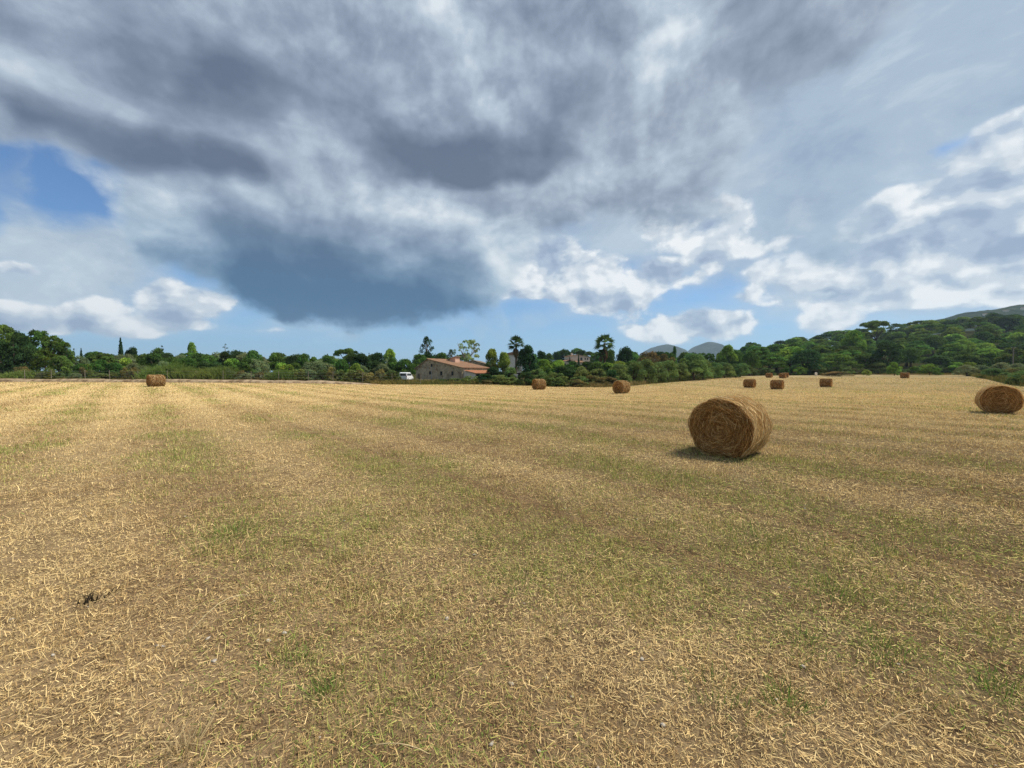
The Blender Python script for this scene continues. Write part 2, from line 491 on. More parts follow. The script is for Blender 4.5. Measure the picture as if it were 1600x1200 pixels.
def field_dist(x, y):
    """metres inside (+) or outside (-) the mown field"""
    d = np.full(np.broadcast(x, y).shape, 1e9); n = len(FIELD)
    for i in range(n):
        (x0, y0), (x1, y1) = FIELD[i], FIELD[(i + 1) % n]
        ux, uy = x1 - x0, y1 - y0
        t = np.clip(((x - x0) * ux + (y - y0) * uy) / (ux * ux + uy * uy), 0, 1)
        d = np.minimum(d, np.hypot(x - x0 - t * ux, y - y0 - t * uy))
    return np.where(in_field(x, y), d, -d)


def sward(x, y):
    """how green (0..1), how pale (0..1) and how bare (0..1) the stubble is at a spot"""
    s = (x * 0.73 + y * 0.68) + 0.5 * (fbm(x * 0.2, y * 0.2, 2, 31) - 0.5)      # across the mowing rows
    rows = np.sin(s * 2 * math.pi / 2.7) * 0.5 + 0.5
    g = fbm(x * 0.55, y * 0.55, 4, 11)
    big = fbm(x * 0.09, y * 0.09, 3, 17)
    gr = 0.16 + (g - 0.47) * 2.1 + (big - 0.5) * 1.2 + (rows - 0.5) * 0.65
    gr = gr + 0.75 * np.exp(-((x + 1.9) / 1.0) ** 2 - ((y - 4.1) / 0.7) ** 2) + 0.30 * np.exp(-((x - 0.5) / 5) ** 2 - ((y - 7) / 2.6) ** 2)
    gr = gr + 0.30 * np.exp(-((x - 4.5) / 2.4) ** 2 - ((y - 4.2) / 1.4) ** 2) - 0.55 * np.exp(-((x + 2.4) / 1.7) ** 2 - ((y - 2.0) / 1.3) ** 2)
    gr = gr - 0.30 * np.clip((y - 14) / 20, 0, 1)
    pale = fbm(x * 0.8, y * 0.8, 4, 23) * 0.7 + (1 - rows) * 0.34 + 0.04 + 0.12 * np.clip((y - 8) / 25, 0, 1)
    bare = np.clip((fbm(x * 1.1, y * 1.1, 4, 41) - 0.56) * 5, 0, 1) * np.clip(1.2 - y / 12, 0, 1)
    for s0 in (3.35, 5.05):                                    # wheel tracks, pressed flat along the rows
        k = np.exp(-((s - s0 - 0.25) / 0.13) ** 2)
        bare = np.maximum(bare, k * 0.9); gr = gr * (1 - 0.7 * k); pale = pale - 0.25 * k
    return np.clip(gr, 0, 1), np.clip(pale, 0, 1), bare

# ------------------------------------------------------------------ ground: one sheet to the horizon
def stubble_ground_mat():
    m, nt, out = material('mown_field_and_scrub')
    at = nt.nodes.new('ShaderNodeVertexColor'); at.layer_name = 'tint'     # r: field, g: green, b: pale
    sp = nt.nodes.new('ShaderNodeSeparateColor'); nt.links.new(at.outputs[0], sp.inputs[0])
    fld, grn, pal = (Sk(sp.outputs[i]) for i in range(3))
    c = nt.nodes.new('ShaderNodeTexCoord').outputs['Object']
    fine = Sk(noise(c, 26, 5, 0.7, dims='3D').outputs[0])
    mid = Sk(noise(c, 3.0, 6, 0.65, dims='3D').outputs[0])
    mp = node(nt, 'ShaderNodeMapping', Vector=c); mp.inputs['Rotation'].default_value = (0, 0, R(-43)); mp.inputs['Scale'].default_value = (0.5, 0.03, 1)
    row = Sk(noise(mp.outputs[0], 1.0, 4, 0.6, dims='3D').outputs[0])
    straw = mixc(smooth(fine * 0.55 + mid * 0.45, 0.36, 0.66), (0.27, 0.18, 0.085), (0.62, 0.465, 0.225))
    straw = mixc(smooth(pal + (mid - 0.5) * 0.7 + (row - 0.5) * 0.7, 0.25, 0.85) * 0.5, straw, (0.70, 0.54, 0.275))
    straw = mixc(smooth(grn + (mid - 0.5) * 0.5, 0.2, 1.0) * 0.55, straw, (0.33, 0.30, 0.10))
    soil = mixc(smooth(mid, 0.35, 0.65), (0.10, 0.064, 0.038), (0.19, 0.13, 0.078))
    # near the feet the stubble is real straw, so the sheet below it is the soil with crushed chaff
    geo = nt.nodes.new('ShaderNodeNewGeometry')
    ln = nt.nodes.new('ShaderNodeVectorMath'); ln.operation = 'LENGTH'; nt.links.new(geo.outputs['Position'], ln.inputs[0])
    far = smooth(Sk(ln.outputs['Value']), 4.0, 34.0)
    straw = mixc(far * 0.85 + 0.15, mixc(smooth(fine, 0.5, 0.62) * 0.5, soil, (0.33, 0.24, 0.13)), straw)
    scrub = mixc(smooth(mid, 0.35, 0.65), (0.030, 0.038, 0.012), (0.11, 0.10, 0.035))
    colr = mixc(smooth(fld + (mid - 0.5) * 0.5, 0.4, 0.6), scrub, straw)
    d = node(nt, 'ShaderNodeBsdfDiffuse', Color=colr, Roughness=1.0)
    b = node(nt, 'ShaderNodeBump', Strength=0.9, Distance=0.05, Height=(fine * 0.7 + mid * 0.3).s)
    nt.links.new(b.outputs[0], d.inputs['Normal'])
    nt.links.new(d.outputs[0], out.inputs[0])
    return m


rr = np.concatenate([[0.3], 0.6 * 1.055 ** np.arange(0, 170)])
rr = rr[rr < 5200]
NS = 420
th = np.linspace(0, 2 * math.pi, NS, endpoint=False)
RRg, THg = np.meshgrid(rr, th, indexing='ij')
gx, gy = RRg * np.sin(THg), RRg * np.cos(THg)
gz = terr(gx, gy)
fd = field_dist(gx, gy)
gr_, pa_, ba_ = sward(gx, gy)
gv = np.stack([gx.ravel(), gy.ravel(), gz.ravel()], 1)
gc = np.stack([np.clip(fd / 2 + 0.5, 0, 1).ravel(), gr_.ravel(), pa_.ravel()], 1)
i, j = np.meshgrid(np.arange(len(rr) - 1), np.arange(NS), indexing='ij')
a = (i * NS + j).ravel(); b = (i * NS + (j + 1) % NS).ravel()
gf = np.stack([a, b, b + NS, a + NS], 1)
gv = np.vstack([gv, [[0, 0, 0]]]); gc = np.vstack([gc, [[1, 0.2, 0.4]]])
gme = mesh_np('ground', gv, gf[:, ::-1], stubble_ground_mat(), gc, True)
bmx = bmesh.new(); bmx.from_mesh(gme); bmx.verts.ensure_lookup_table()
ctr = bmx.verts[len(gv) - 1]
for k in range(NS): bmx.faces.new((ctr, bmx.verts[(k + 1) % NS], bmx.verts[k]))
bmx.to_mesh(gme); bmx.free()
link(bpy.data.objects.new('ground', gme), kind='structure')

# ------------------------------------------------------------------ stubble, chaff and regrowth standing on the field
def straw_mat(name, trans=0.2):
    m, nt, out = material(name)
    at = nt.nodes.new('ShaderNodeVertexColor'); at.layer_name = 'tint'
    d = nt.nodes.new('ShaderNodeBsdfDiffuse'); t = nt.nodes.new('ShaderNodeBsdfTranslucent')
    nt.links.new(at.outputs[0], d.inputs[0]); nt.links.new(at.outputs[0], t.inputs[0])
    mx = nt.nodes.new('ShaderNodeMixShader'); mx.inputs[0].default_value = trans
    nt.links.new(d.outputs[0], mx.inputs[1]); nt.links.new(t.outputs[0], mx.inputs[2])
    nt.links.new(mx.outputs[0], out.inputs[0])
    return m


STRAW = straw_mat('dry_straw', 0.15)
GRASS = straw_mat('grass_blades', 0.3)


def ribbons(root, dirv, side, length, width, bend=None, tip=0.5):
    """one quad for each stalk, or two when it bends"""
    n = len(root)
    end = root + dirv * length[:, None]
    w0 = side * (width * 0.5)[:, None]; w1 = w0 * tip
    if bend is None:
        v = np.stack([root - w0, root + w0, end + w1, end - w1], 1).reshape(-1, 3)
        f = np.arange(4 * n).reshape(n, 4)
        return v, f, 4
    midp = root + dirv * (length * 0.5)[:, None] - bend * 0.5
    end = end + bend * 0.6
    v = np.stack([root - w0, root + w0, midp + w0 * 0.85, midp - w0 * 0.85, end + w1 * 0.5, end - w1 * 0.5], 1).reshape(-1, 3)
    b = np.arange(n)[:, None] * 6
    f = np.concatenate([b + np.array([0, 1, 2, 3]), b + np.array([3, 2, 4, 5])], 0)
    return v, f, 6


def unit(v): return v / np.maximum(np.linalg.norm(v, axis=1, keepdims=True), 1e-9)


def scatter(n, rmax, r0, seed, rmin=0.7):
    g = np.random.default_rng(seed)
    L0 = math.log(1 + (rmin / r0) ** 2); L1 = math.log(1 + (rmax / r0) ** 2)
    r = r0 * np.sqrt(np.exp(L0 + g.random(n) * (L1 - L0)) - 1)
    a_ = (g.random(n) * 2 - 1) * (1.0 + 0.5 * np.exp(-r / 9))
    x, y = r * np.sin(a_), r * np.cos(a_)
    keep = field_dist(x, y) > 0.3 * g.random(n)
    return x[keep], y[keep], r[keep], g


def straw_colour(g, gr, pale, n):
    k = g.random(n)
    pal = np.array([(0.72, 0.545, 0.265), (0.63, 0.465, 0.215), (0.54, 0.38, 0.17), (0.41, 0.27, 0.12), (0.25, 0.155, 0.075)])
    w = np.clip(k * 0.9 + (0.5 - pale) * 0.9, 0, 0.999) * 5
    c = pal[np.clip(w.astype(int), 0, 4)]
    ol = np.array([(0.50, 0.45, 0.15), (0.38, 0.37, 0.105), (0.27, 0.31, 0.075), (0.17, 0.25, 0.05)])
    co = ol[g.integers(0, 4, n)]
    green = g.random(n) < gr * 0.85
    c = np.where(green[:, None], co, c)
    return c * (0.70 + 0.78 * g.random((n, 1)))


def lying(n, seed):
    x, y, r, g = scatter(n, 60, 4.2, seed)
    gr, pale, bare = sward(x, y)
    mats = np.clip(0.35 + 2.4 * (fbm(x * 2.3, y * 2.3, 3, 91) - 0.36), 0.15, 1)
    keep = (g.random(len(x)) > bare * 0.45) & (g.random(len(x)) < np.where(r < 12, mats, 1))
    x, y, r, gr, pale = x[keep], y[keep], r[keep], gr[keep], pale[keep]
    n = len(x)
    ang_ = g.normal(-0.75, 1.0, n) + g.integers(0, 2, n) * math.pi     # combed along the rows, loosely
    up = np.abs(g.normal(0.0, 0.20, n))
    dv = unit(np.stack([np.cos(ang_), np.sin(ang_), up], 1))
    side = unit(np.stack([-dv[:, 1], dv[:, 0], g.normal(0, 0.5, n)], 1))
    ln = (0.018 + 0.05 * g.random(n) ** 1.5 + 0.11 * (g.random(n) < 0.07) * g.random(n)) * (1 + r / 45)
    wd = (0.0008 + 0.0014 * g.random(n)) * (1 + r / 3.8)
    z = terr(x, y) + 0.003 + 0.03 * g.random(n) ** 2 * (1 + r / 30)
    bend = np.stack([side[:, 0], side[:, 1], np.zeros(n)], 1) * (g.normal(0, 0.05, n) * ln)[:, None]
    v, f, k = ribbons(np.stack([x, y, z], 1), dv, side, ln, wd, bend, 0.8)
    c = straw_colour(g, gr * 0.6, pale + 0.0, n)
    return v, f, np.repeat(c, k, 0)


def standing(n, seed):
    x, y, r, g = scatter(n, 118, 4.6, seed)
    gr, pale, bare = sward(x, y)
    clump = np.clip(0.30 + 2.2 * (fbm(x * 4.5, y * 4.5, 3, 61) - 0.36), 0.08, 1)
    keep = (g.random(len(x)) > bare * 0.8) & (g.random(len(x)) < np.where(r < 14, clump, 1))
    x, y, r, gr, pale = x[keep], y[keep], r[keep], gr[keep], pale[keep]
    n = len(x)
    dv = unit(np.stack([g.normal(0, 0.38, n), g.normal(0, 0.38, n), np.ones(n)], 1))
    a_ = g.random(n) * math.pi
    side = np.stack([np.cos(a_), np.sin(a_), np.zeros(n)], 1)
    ln = (0.018 + 0.045 * g.random(n) ** 1.4) * (1 + 0.5 * gr) * (1 + r / 60) * (0.75 + 0.5 * fbm(x * 1.7, y * 1.7, 2, 77))
    wd = (0.0014 + 0.0018 * g.random(n)) * (1 + r / 5.0)
    v, f, k = ribbons(np.stack([x, y, terr(x, y) - 0.004], 1), dv, side, ln, wd, None, 0.45)
    c = straw_colour(g, gr, pale, n)
    cc = np.repeat(c, k, 0)
    return v, f, cc


sv, sf, scol = lying(260000, 101)
link(bpy.data.objects.new('loose_straw', mesh_np('loose_straw', sv, sf, STRAW, scol)), kind='stuff', label='loose cut straw strewn over the mown field', category='straw')


def chaff(n, seed):
    x, y, r, g = scatter(n, 12, 3.0, seed)
    gr, pale, bare = sward(x, y); n = len(x)
    ang_ = g.random(n) * 2 * math.pi
    dv = unit(np.stack([np.cos(ang_), np.sin(ang_), g.normal(0.05, 0.25, n)], 1))
    side = unit(np.stack([-dv[:, 1], dv[:, 0], g.normal(0, 0.4, n)], 1))
    ln = 0.008 + 0.038 * g.random(n) ** 2.0
    wd = (0.0009 + 0.0017 * g.random(n)) * (1 + r / 4.5)
    v, f, k = ribbons(np.stack([x, y, terr(x, y) + 0.002 + 0.012 * g.random(n)], 1), dv, side, ln, wd, None, 0.7)
    return v, f, np.repeat(straw_colour(g, gr * 0.5, pale - 0.08, n), k, 0)


sv, sf, scol = chaff(325000, 303)
link(bpy.data.objects.new('chaff', mesh_np('chaff', sv, sf, STRAW, scol)), kind='stuff', label='fine crushed chaff covering the soil of the mown field', category='chaff')
sv, sf, scol = standing(690000, 202)
link(bpy.data.objects.new('stubble', mesh_np('stubble', sv, sf, STRAW, scol)), kind='stuff', label='short pale stubble and regrowing grass on the mown field', category='stubble')

# ------------------------------------------------------------------ round straw bales
def bale_core_mat():
    m, nt, out = material('packed_straw')
    c = nt.nodes.new('ShaderNodeTexCoord').outputs['Object']
    sp = nt.nodes.new('ShaderNodeSeparateXYZ'); nt.links.new(c, sp.inputs[0])
    x, y, z = (Sk(sp.outputs[i]) for i in range(3))
    rad = Sk.op('SQRT', y * y + (z - 0.61) * (z - 0.61))
    w = noise(vec(rad * 30.0, Sk.op('ARCTAN2', z - 0.61, y) * 2.2, x * 16.0), 1.0, 5, 0.65, dims='3D')
    h = Sk(w.outputs[0])
    col_ = mixc(smooth(h, 0.35, 0.68), (0.055, 0.025, 0.009), (0.32, 0.16, 0.06))
    d = node(nt, 'ShaderNodeBsdfDiffuse', Color=col_, Roughness=1.0)
    b = node(nt, 'ShaderNodeBump', Strength=1.0, Distance=0.04, Height=h.s); nt.links.new(b.outputs[0], d.inputs['Normal'])
    nt.links.new(d.outputs[0], out.inputs[0])
    return m


BALE_CORE = bale_core_mat()
BR, BL = 0.61, 1.2


def bale_radius(t, x, s):
    """outline of the roll: a little slack, flattened where it sits"""
    r = BR * (1 + 0.020 * np.sin(2 * t + s) + 0.012 * np.sin(5 * t + 2 * s) + 0.012 * np.sin(9 * t + 3 * x + s) + 0.02 * (vnoise(x * 4 + s, t * 3, 3) - 0.5))
    zz_ = r * np.sin(t)
    flat = np.where(zz_ < -0.55, -0.55 - (zz_ + 0.55) * -0.12, zz_)
    return r * np.cos(t), flat


def bale_meshes(seed, n_end, n_side):
    g = np.random.default_rng(seed)
    nt_, nx = 72, 14
    t = np.linspace(0, 2 * math.pi, nt_, endpoint=False); xs = np.linspace(-BL / 2, BL / 2, nx)
    X, T = np.meshgrid(xs, t, indexing='ij')
    rim = 1 - 0.05 * np.clip((np.abs(X) - BL / 2 + 0.06) / 0.06, 0, 1) ** 2
    Yv, Zv = bale_radius(T, X, seed)
    v = np.stack([X, Yv * rim, Zv * rim + BR], -1).reshape(-1, 3)
    i, j = np.meshgrid(np.arange(nx - 1), np.arange(nt_), indexing='ij')
    a = (i * nt_ + j).ravel(); b = (i * nt_ + (j + 1) % nt_).ravel()
    faces = [np.stack([a, b, b + nt_, a + nt_], 1)]
    vs = [v]; base = len(v)
    for e in (-1, 1):                                        # end faces: rings that dish in and out
        rings = [0.86, 0.66, 0.46, 0.26, 0.06]
        prev = np.arange(nt_) + (0 if e < 0 else (nx - 1) * nt_)
        for q in rings:
            yy, zz_ = bale_radius(t, e * BL / 2 + 0 * t, seed)
            dx = e * (BL / 2 + 0.025 * np.sin(q * 14 + seed) - 0.01 + 0.02 * (vnoise(q * 8 + t * 0, t * 2, 9) - 0.5))
            vs.append(np.stack([dx + 0 * t, yy * q, zz_ * q + BR], 1))
            cur = np.arange(nt_) + base; base += nt_
            fq = np.stack([prev, np.roll(prev, -1), np.roll(cur, -1), cur], 1)
            faces.append(fq if e > 0 else fq[:, ::-1]); prev = cur
        vs.append(np.array([[e * BL / 2, 0, BR]])); cidx = base; base += 1
        fq = np.stack([prev, np.roll(prev, -1), np.full(nt_, cidx), np.full(nt_, cidx)], 1)
        faces.append(None); tri = fq[:, :3]
        faces[-1] = np.stack([tri[:, 0], tri[:, 1], tri[:, 2]], 1) if e > 0 else tri[:, ::-1]
    quads = np.vstack([f for f in faces if f.shape[1] == 4]); tris = np.vstack([f for f in faces if f.shape[1] == 3])
    me = bpy.data.meshes.new('roll')
    me.from_pydata(np.vstack(vs).tolist(), [], quads[:, ::-1].tolist() + tris[:, ::-1].tolist()); me.update()
    me.polygons.foreach_set('use_smooth', np.ones(len(me.polygons), bool)); me.materials.append(BALE_CORE)

    pal = np.array([(0.77, 0.466, 0.183), (0.63, 0.361, 0.132), (0.467, 0.25, 0.086), (0.28, 0.14, 0.048), (0.863, 0.605, 0.286)])

    def strands(P, w, c):
        """P (n, k, 3) poly-line strands to flat ribbons"""
        n, k = P.shape[:2]
        tang = unit((P[:, -1] - P[:, 0])); sd = unit(np.cross(tang, g.normal(0, 1, (n, 3))))
        wv = np.linspace(1, 0.6, k)[None, :, None] * (sd * w[:, None] * 0.5)[:, None, :]
        V = np.stack([P - wv, P + wv], 2).reshape(-1, 3)
        b0 = (np.arange(n) * k * 2)[:, None, None] + (np.arange(k - 1) * 2)[None, :, None]
        F = (b0 + np.array([0, 1, 3, 2])[None, None, :]).reshape(-1, 4)
        return V, F, np.repeat(c, k * 2, 0)

    parts = []
    # ends: stalks wound round the core, loosely askew
    n = n_end * 2
    e = np.where(np.arange(n) % 2 == 0, 1.0, -1.0)
    q = np.sqrt(g.random(n)) * 0.97; t0 = g.random(n) * 2 * math.pi
    L = 0.10 + 0.36 * g.random(n); skew = g.normal(0, 0.60, n)
    s = np.linspace(-0.5, 0.5, 4)[None, :]
    bow = 0.6 + 0.4 * g.random((n, 1))                     # nearly straight stalks laid as chords
    cy = q[:, None] * np.cos(t0)[:, None] - L[:, None] * s / BR * np.sin(t0 + skew)[:, None]
    cz = q[:, None] * np.sin(t0)[:, None] + L[:, None] * s / BR * np.cos(t0 + skew)[:, None]
    T2 = np.arctan2(cz, cy); Q = np.hypot(cy, cz); Q = np.minimum(q[:, None] + (Q - q[:, None]) * bow, 1.0)
    yy, zz_ = bale_radius(T2, e[:, None] * 0.6 + 0 * T2, seed)
    off = 0.012 + 0.035 * g.random(n) ** 1.5
    xx = e[:, None] * (BL / 2 + 0.025 * np.sin(Q * 14 + seed) - 0.01 + off[:, None] + 0.03 * g.normal(0, 1, (n, 1)) * s)
    P = np.stack([xx, yy * Q, zz_ * Q + BR], -1)
    c = pal[g.choice(5, n, p=[0.14, 0.16, 0.25, 0.33, 0.12])] * (0.6 + 0.7 * g.random((n, 1)))
    ends = strands(P, 0.0035 + 0.006 * g.random(n) ** 1.5, c)
    # sides: straw lying round the roll, some ends sticking out
    n = n_side
    t0 = g.random(n) * 2 * math.pi; x0 = (g.random(n) - 0.5) * BL
    L = 0.08 + 0.22 * g.random(n); ax = g.normal(0, 0.45, n)
    T2 = t0[:, None] + L[:, None] * s / BR * np.cos(ax)[:, None]
    X2 = np.clip(x0[:, None] + L[:, None] * s * np.sin(ax)[:, None], -BL / 2 - 0.01, BL / 2 + 0.01)
    yy, zz_ = bale_radius(T2, X2, seed)
    lift = 1 + (0.006 + 0.03 * g.random(n) ** 2)[:, None] / BR + np.where(g.random(n) < 0.10, 1, 0)[:, None] * (s + 0.5) * 0.10 * g.random((n, 1))
    P = np.stack([X2, yy * lift, zz_ * lift + BR], -1)
    P[..., 2] = np.maximum(P[..., 2], 0.01)
    pal2 = np.array([(0.756, 0.547, 0.268), (0.672, 0.456, 0.207), (0.567, 0.365, 0.159), (0.399, 0.239, 0.098), (0.819, 0.661, 0.378)])
    c = pal2[g.integers(0, 5, n)] * (0.75 + 0.45 * g.random((n, 1)))
    sides = strands(P, 0.005 + 0.006 * g.random(n), c)
    return me, mesh_np('end_straw', ends[0], ends[1], STRAW, ends[2]), mesh_np('side_straw', sides[0], sides[1], STRAW, sides[2])


BALE_LABELS = [
    'large round bale of brown straw with its coiled end facing out, alone in the stubble',
    'round straw bale seen square on its dark coiled end, beside the scrubby green bank',
    'round straw bale with coiled end showing, just out from the rounded shrub row',
    'round straw bale lying side on near the bramble thicket by the stone farmhouse',
    'orange brown round bale lying before the earth bank and wire fence',
    'small round bale lying nearest the rounded shrub hedge, of the two close together',
    'small round bale standing in front of its close neighbour by the shrub hedge',
    'small round bale lying by itself midway along the slope below the woods',
    'small round bale by itself at the foot of the two bright green bushes',
    'far round bale at the hedge end of the cluster of three',
    'far round bale at the front of the cluster of three, half covering another',
    'far round bale half hidden behind another in the cluster of three']
near_set = bale_meshes(3, 4400, 6500)
mid_set = bale_meshes(5, 1500, 2200)
far_set = bale_meshes(8, 500, 800)
for k, (bx_, by_, face) in enumerate(BALES):
    s_ = near_set if k == 0 else mid_set if k < 5 else far_set
    o = bpy.data.objects.new('straw_bale', None)
    link(o, label=BALE_LABELS[k], category='bale', group='round straw bales on the field')
    o.empty_display_size = 0.3
    o.location = (bx_, by_, float(terr(bx_, by_)) - 0.03)
    o.rotation_euler = (0, 0, R(face))
    o.scale = (1.0 if k else 0.985,) * 3
    for nm, me in zip(('roll', 'end_straw', 'side_straw'), s_):
        link(bpy.data.objects.new(nm, me), o)

# ------------------------------------------------------------------ trees and shrubs
def leaves(name, P, Nn, size, tint, mat, seed, aspect=0.6):
    """rhombic leaves (or leaf sprays) at P, facing roughly along Nn"""
    g = np.random.default_rng(seed); n = len(P)
    Nn = unit(Nn + g.normal(0, 0.75, (n, 3)))
    a_ = unit(np.cross(Nn, g.normal(0, 1, (n, 3)))); b_ = np.cross(Nn, a_)
    L = size[:, None]
    V = np.stack([P - a_ * L, P + b_ * L * aspect, P + a_ * L, P - b_ * L * aspect], 1).reshape(-1, 3)
    c = np.repeat(tint, 4, 0)
    return mesh_np(name, V, np.arange(4 * n).reshape(n, 4), mat, c)


def clump_crown(name, clumps, n, lsize, mat, seed, tvar=0.25, flat=1.0, aspect=0.6):
    """clumps: (x, y, z, radius) in the unit tree; leaves on and just inside each clump's skin"""
    g = np.random.default_rng(seed); cl = np.array(clumps, float)
    w = cl[:, 3] ** 2; idx = g.choice(len(cl), n, p=w / w.sum())
    d = unit(g.normal(0, 1, (n, 3))); d[:, 2] = np.where(d[:, 2] < -0.25, -d[:, 2], d[:, 2])
    rad = cl[idx, 3] * (0.55 + 0.5 * g.random(n) ** 0.6)
    rad = rad * (0.85 + 0.3 * vnoise(d[:, 0] * 3 + idx * 3.1, d[:, 2] * 3 + d[:, 1] * 2, seed))
    off = d * rad[:, None]; off[:, 2] *= flat
    P = cl[idx, :3] + off
    tone = (1 + tvar * g.normal(0, 1, len(cl)))[idx] * (0.75 + 0.5 * g.random(n))
    hue = g.normal(0, 0.07, len(cl))[idx]
    tint = np.clip(np.stack([tone * (1 + hue), tone, tone * (1 - hue)], 1), 0.25, 2.2)
    return leaves(name, P, d, lsize * (0.7 + 0.6 * g.random(n)), tint, mat, seed + 1, aspect)


def dome(seed, k, rx=0.40, z0=0.28, z1=0.86, r=(0.11, 0.19), top=0.97):
    """clump centres spread through a rounded, uneven crown"""
    g = np.random.default_rng(seed); out = []
    for q in range(k):
        z = z0 + (z1 - z0) * g.random()
        f = (z - z0) / (z1 - z0)
        lim = rx * math.sqrt(max(0.05, 1 - (f * top + 0.02) ** 2)) * (0.75 + 0.4 * g.random())
        a_ = g.random() * 2 * math.pi; rr_ = lim * math.sqrt(0.25 + 0.75 * g.random())
        out.append((rr_ * math.cos(a_), rr_ * math.sin(a_), z, g.uniform(*r)))
    out.append((g.normal(0, 0.06), g.normal(0, 0.06), z1 - 0.02, r[1] * 0.8))
    return out


BARK = rough_mat('bark', (0.12, 0.085, 0.055), (0.06, 0.045, 0.032), 9, 0.95, 0.8, 20)
BARK_PALE = rough_mat('pale_bark', (0.30, 0.25, 0.19), (0.17, 0.14, 0.10), 7, 0.9, 0.5, 18)
G_OAK = leaf_mat('oak_leaf', (0.091, 0.165, 0.036))
G_DARK = leaf_mat('dark_leaf', (0.046, 0.091, 0.030))
G_PINE = leaf_mat('pine_needle', (0.120, 0.194, 0.038))
G_FRESH = leaf_mat('fresh_leaf', (0.188, 0.285, 0.048), 0.3)
G_OLIVE = leaf_mat('olive_leaf', (0.142, 0.211, 0.063))
G_BROWN = leaf_mat('dry_leaf', (0.171, 0.148, 0.057))
G_SCRUB = leaf_mat('scrub_leaf', (0.137, 0.177, 0.051))
G_REED = leaf_mat('reed_leaf', (0.19, 0.245, 0.06), 0.35)
G_GREY = leaf_mat('grey_leaf', (0.182, 0.228, 0.108))
G_CYP = leaf_mat('cypress_leaf', (0.041, 0.084, 0.030))
G_EUC = leaf_mat('eucalyptus_leaf', (0.228, 0.308, 0.125))


def trunk_mesh(seed, mat, h=0.5, r=0.035, limbs=6, spread=0.3, ztop=0.75):
    g = np.random.default_rng(seed); m = MB()
    bx_, by_ = g.normal(0, 0.02, 2)
    m.tube([(0, 0, -0.03), (bx_ * 0.5, by_ * 0.5, h * 0.45), (bx_, by_, h)], [r * 1.25, r, r * 0.7], 7)
    for q in range(limbs):
        a_ = 2 * math.pi * (q + g.random() * 0.6) / limbs
        z0 = h * g.uniform(0.55, 0.95); e_ = spread * g.uniform(0.7, 1.1)
        p0 = Vector((bx_ * z0 / h, by_ * z0 / h, z0)); p2 = Vector((e_ * math.cos(a_), e_ * math.sin(a_), ztop * g.uniform(0.8, 1.1)))
        pm = p0.lerp(p2, 0.5) + Vector((0, 0, -0.03))
        m.tube([p0, pm, p2], [r * 0.6, r * 0.38, r * 0.12], 5)
    return m.mesh('trunk', mat, True)


def stone_pine_clumps(seed):
    g = np.random.default_rng(seed); out = []
    for q in range(20):
        a_ = g.random() * 2 * math.pi; rr_ = 0.40 * math.sqrt(g.random())
        out.append((rr_ * math.cos(a_), rr_ * math.sin(a_), 0.80 + 0.09 * (1 - (rr_ / 0.4) ** 2) + g.normal(0, 0.03), g.uniform(0.09, 0.15)))
    return out


def tiers(seed, k=9, z0=0.12, z1=0.97, rx=0.34, gap=0.0):
    """conifer: clumps on whorls that shorten upward"""
    g = np.random.default_rng(seed); out = []
    for q in range(k):
        f = q / (k - 1); z = z0 + (z1 - z0) * f; rad = rx * (1 - f) ** 0.8 + 0.02
        nn = max(1, int(6 * (1 - f) + 1.5))
        for w in range(nn):
            a_ = 2 * math.pi * (w + g.random()) / nn; rr_ = rad * g.uniform(0.45, 1.0)
            out.append((rr_ * math.cos(a_), rr_ * math.sin(a_), z + g.normal(0, 0.015), (0.06 + 0.06 * (1 - f)) * g.uniform(0.8, 1.2)))
    return out


KINDS = {}


def kind(name, variants, bark, trunk_kw):
    KINDS[name] = [(v, trunk_mesh(len(name) * 7 + 5 * q, bark, **trunk_kw)) for q, v in enumerate(variants)]


kind('oak', [clump_crown('crown', dome(20 + q, 30), 5200, 0.026, G_OAK, 20 + q) for q in range(3)], BARK, dict(h=0.45))
kind('dark', [clump_crown('crown', dome(30 + q, 30, 0.40, 0.18, 0.88), 5200, 0.026, G_DARK, 30 + q) for q in range(2)], BARK, dict(h=0.4))
kind('pine', [clump_crown('crown', dome(40 + q, 34, 0.42, 0.34, 0.90, (0.09, 0.15)), 5200, 0.023, G_PINE, 40 + q, 0.3, 0.75) for q in range(3)], BARK, dict(h=0.6))
kind('fresh', [clump_crown('crown', dome(50 + q, 30, 0.40, 0.16, 0.88), 5000, 0.028, G_FRESH, 50 + q) for q in range(2)], BARK, dict(h=0.4))
kind('stone_pine', [clump_crown('crown', stone_pine_clumps(60 + q), 3800, 0.024, G_PINE, 60 + q, 0.25, 0.6) for q in range(2)], BARK, dict(h=0.66, r=0.028, limbs=8, ztop=0.80))
kind('shrub', [clump_crown('crown', dome(70 + q, 34, 0.44, 0.08, 0.84, (0.12, 0.20), 0.93), 5600, 0.024, G_OLIVE, 70 + q, 0.14) for q in range(3)], BARK, dict(h=0.3, r=0.03))
kind('bush', [clump_crown('crown', dome(80 + q, 26, 0.46, 0.08, 0.80, (0.12, 0.20), 0.9), 3600, 0.034, G_SCRUB, 80 + q, 0.25) for q in range(2)], BARK, dict(h=0.3, r=0.025))
kind('dry', [clump_crown('crown', dome(90 + q, 28, 0.44, 0.08, 0.86, (0.11, 0.18), 0.9), 3800, 0.028, G_BROWN, 90 + q, 0.25) for q in range(2)], BARK, dict(h=0.35))
kind('grey', [clump_crown('crown', dome(95 + q, 28, 0.44, 0.10, 0.84), 4200, 0.026, G_GREY, 95 + q, 0.2) for q in range(1)], BARK, dict(h=0.35))
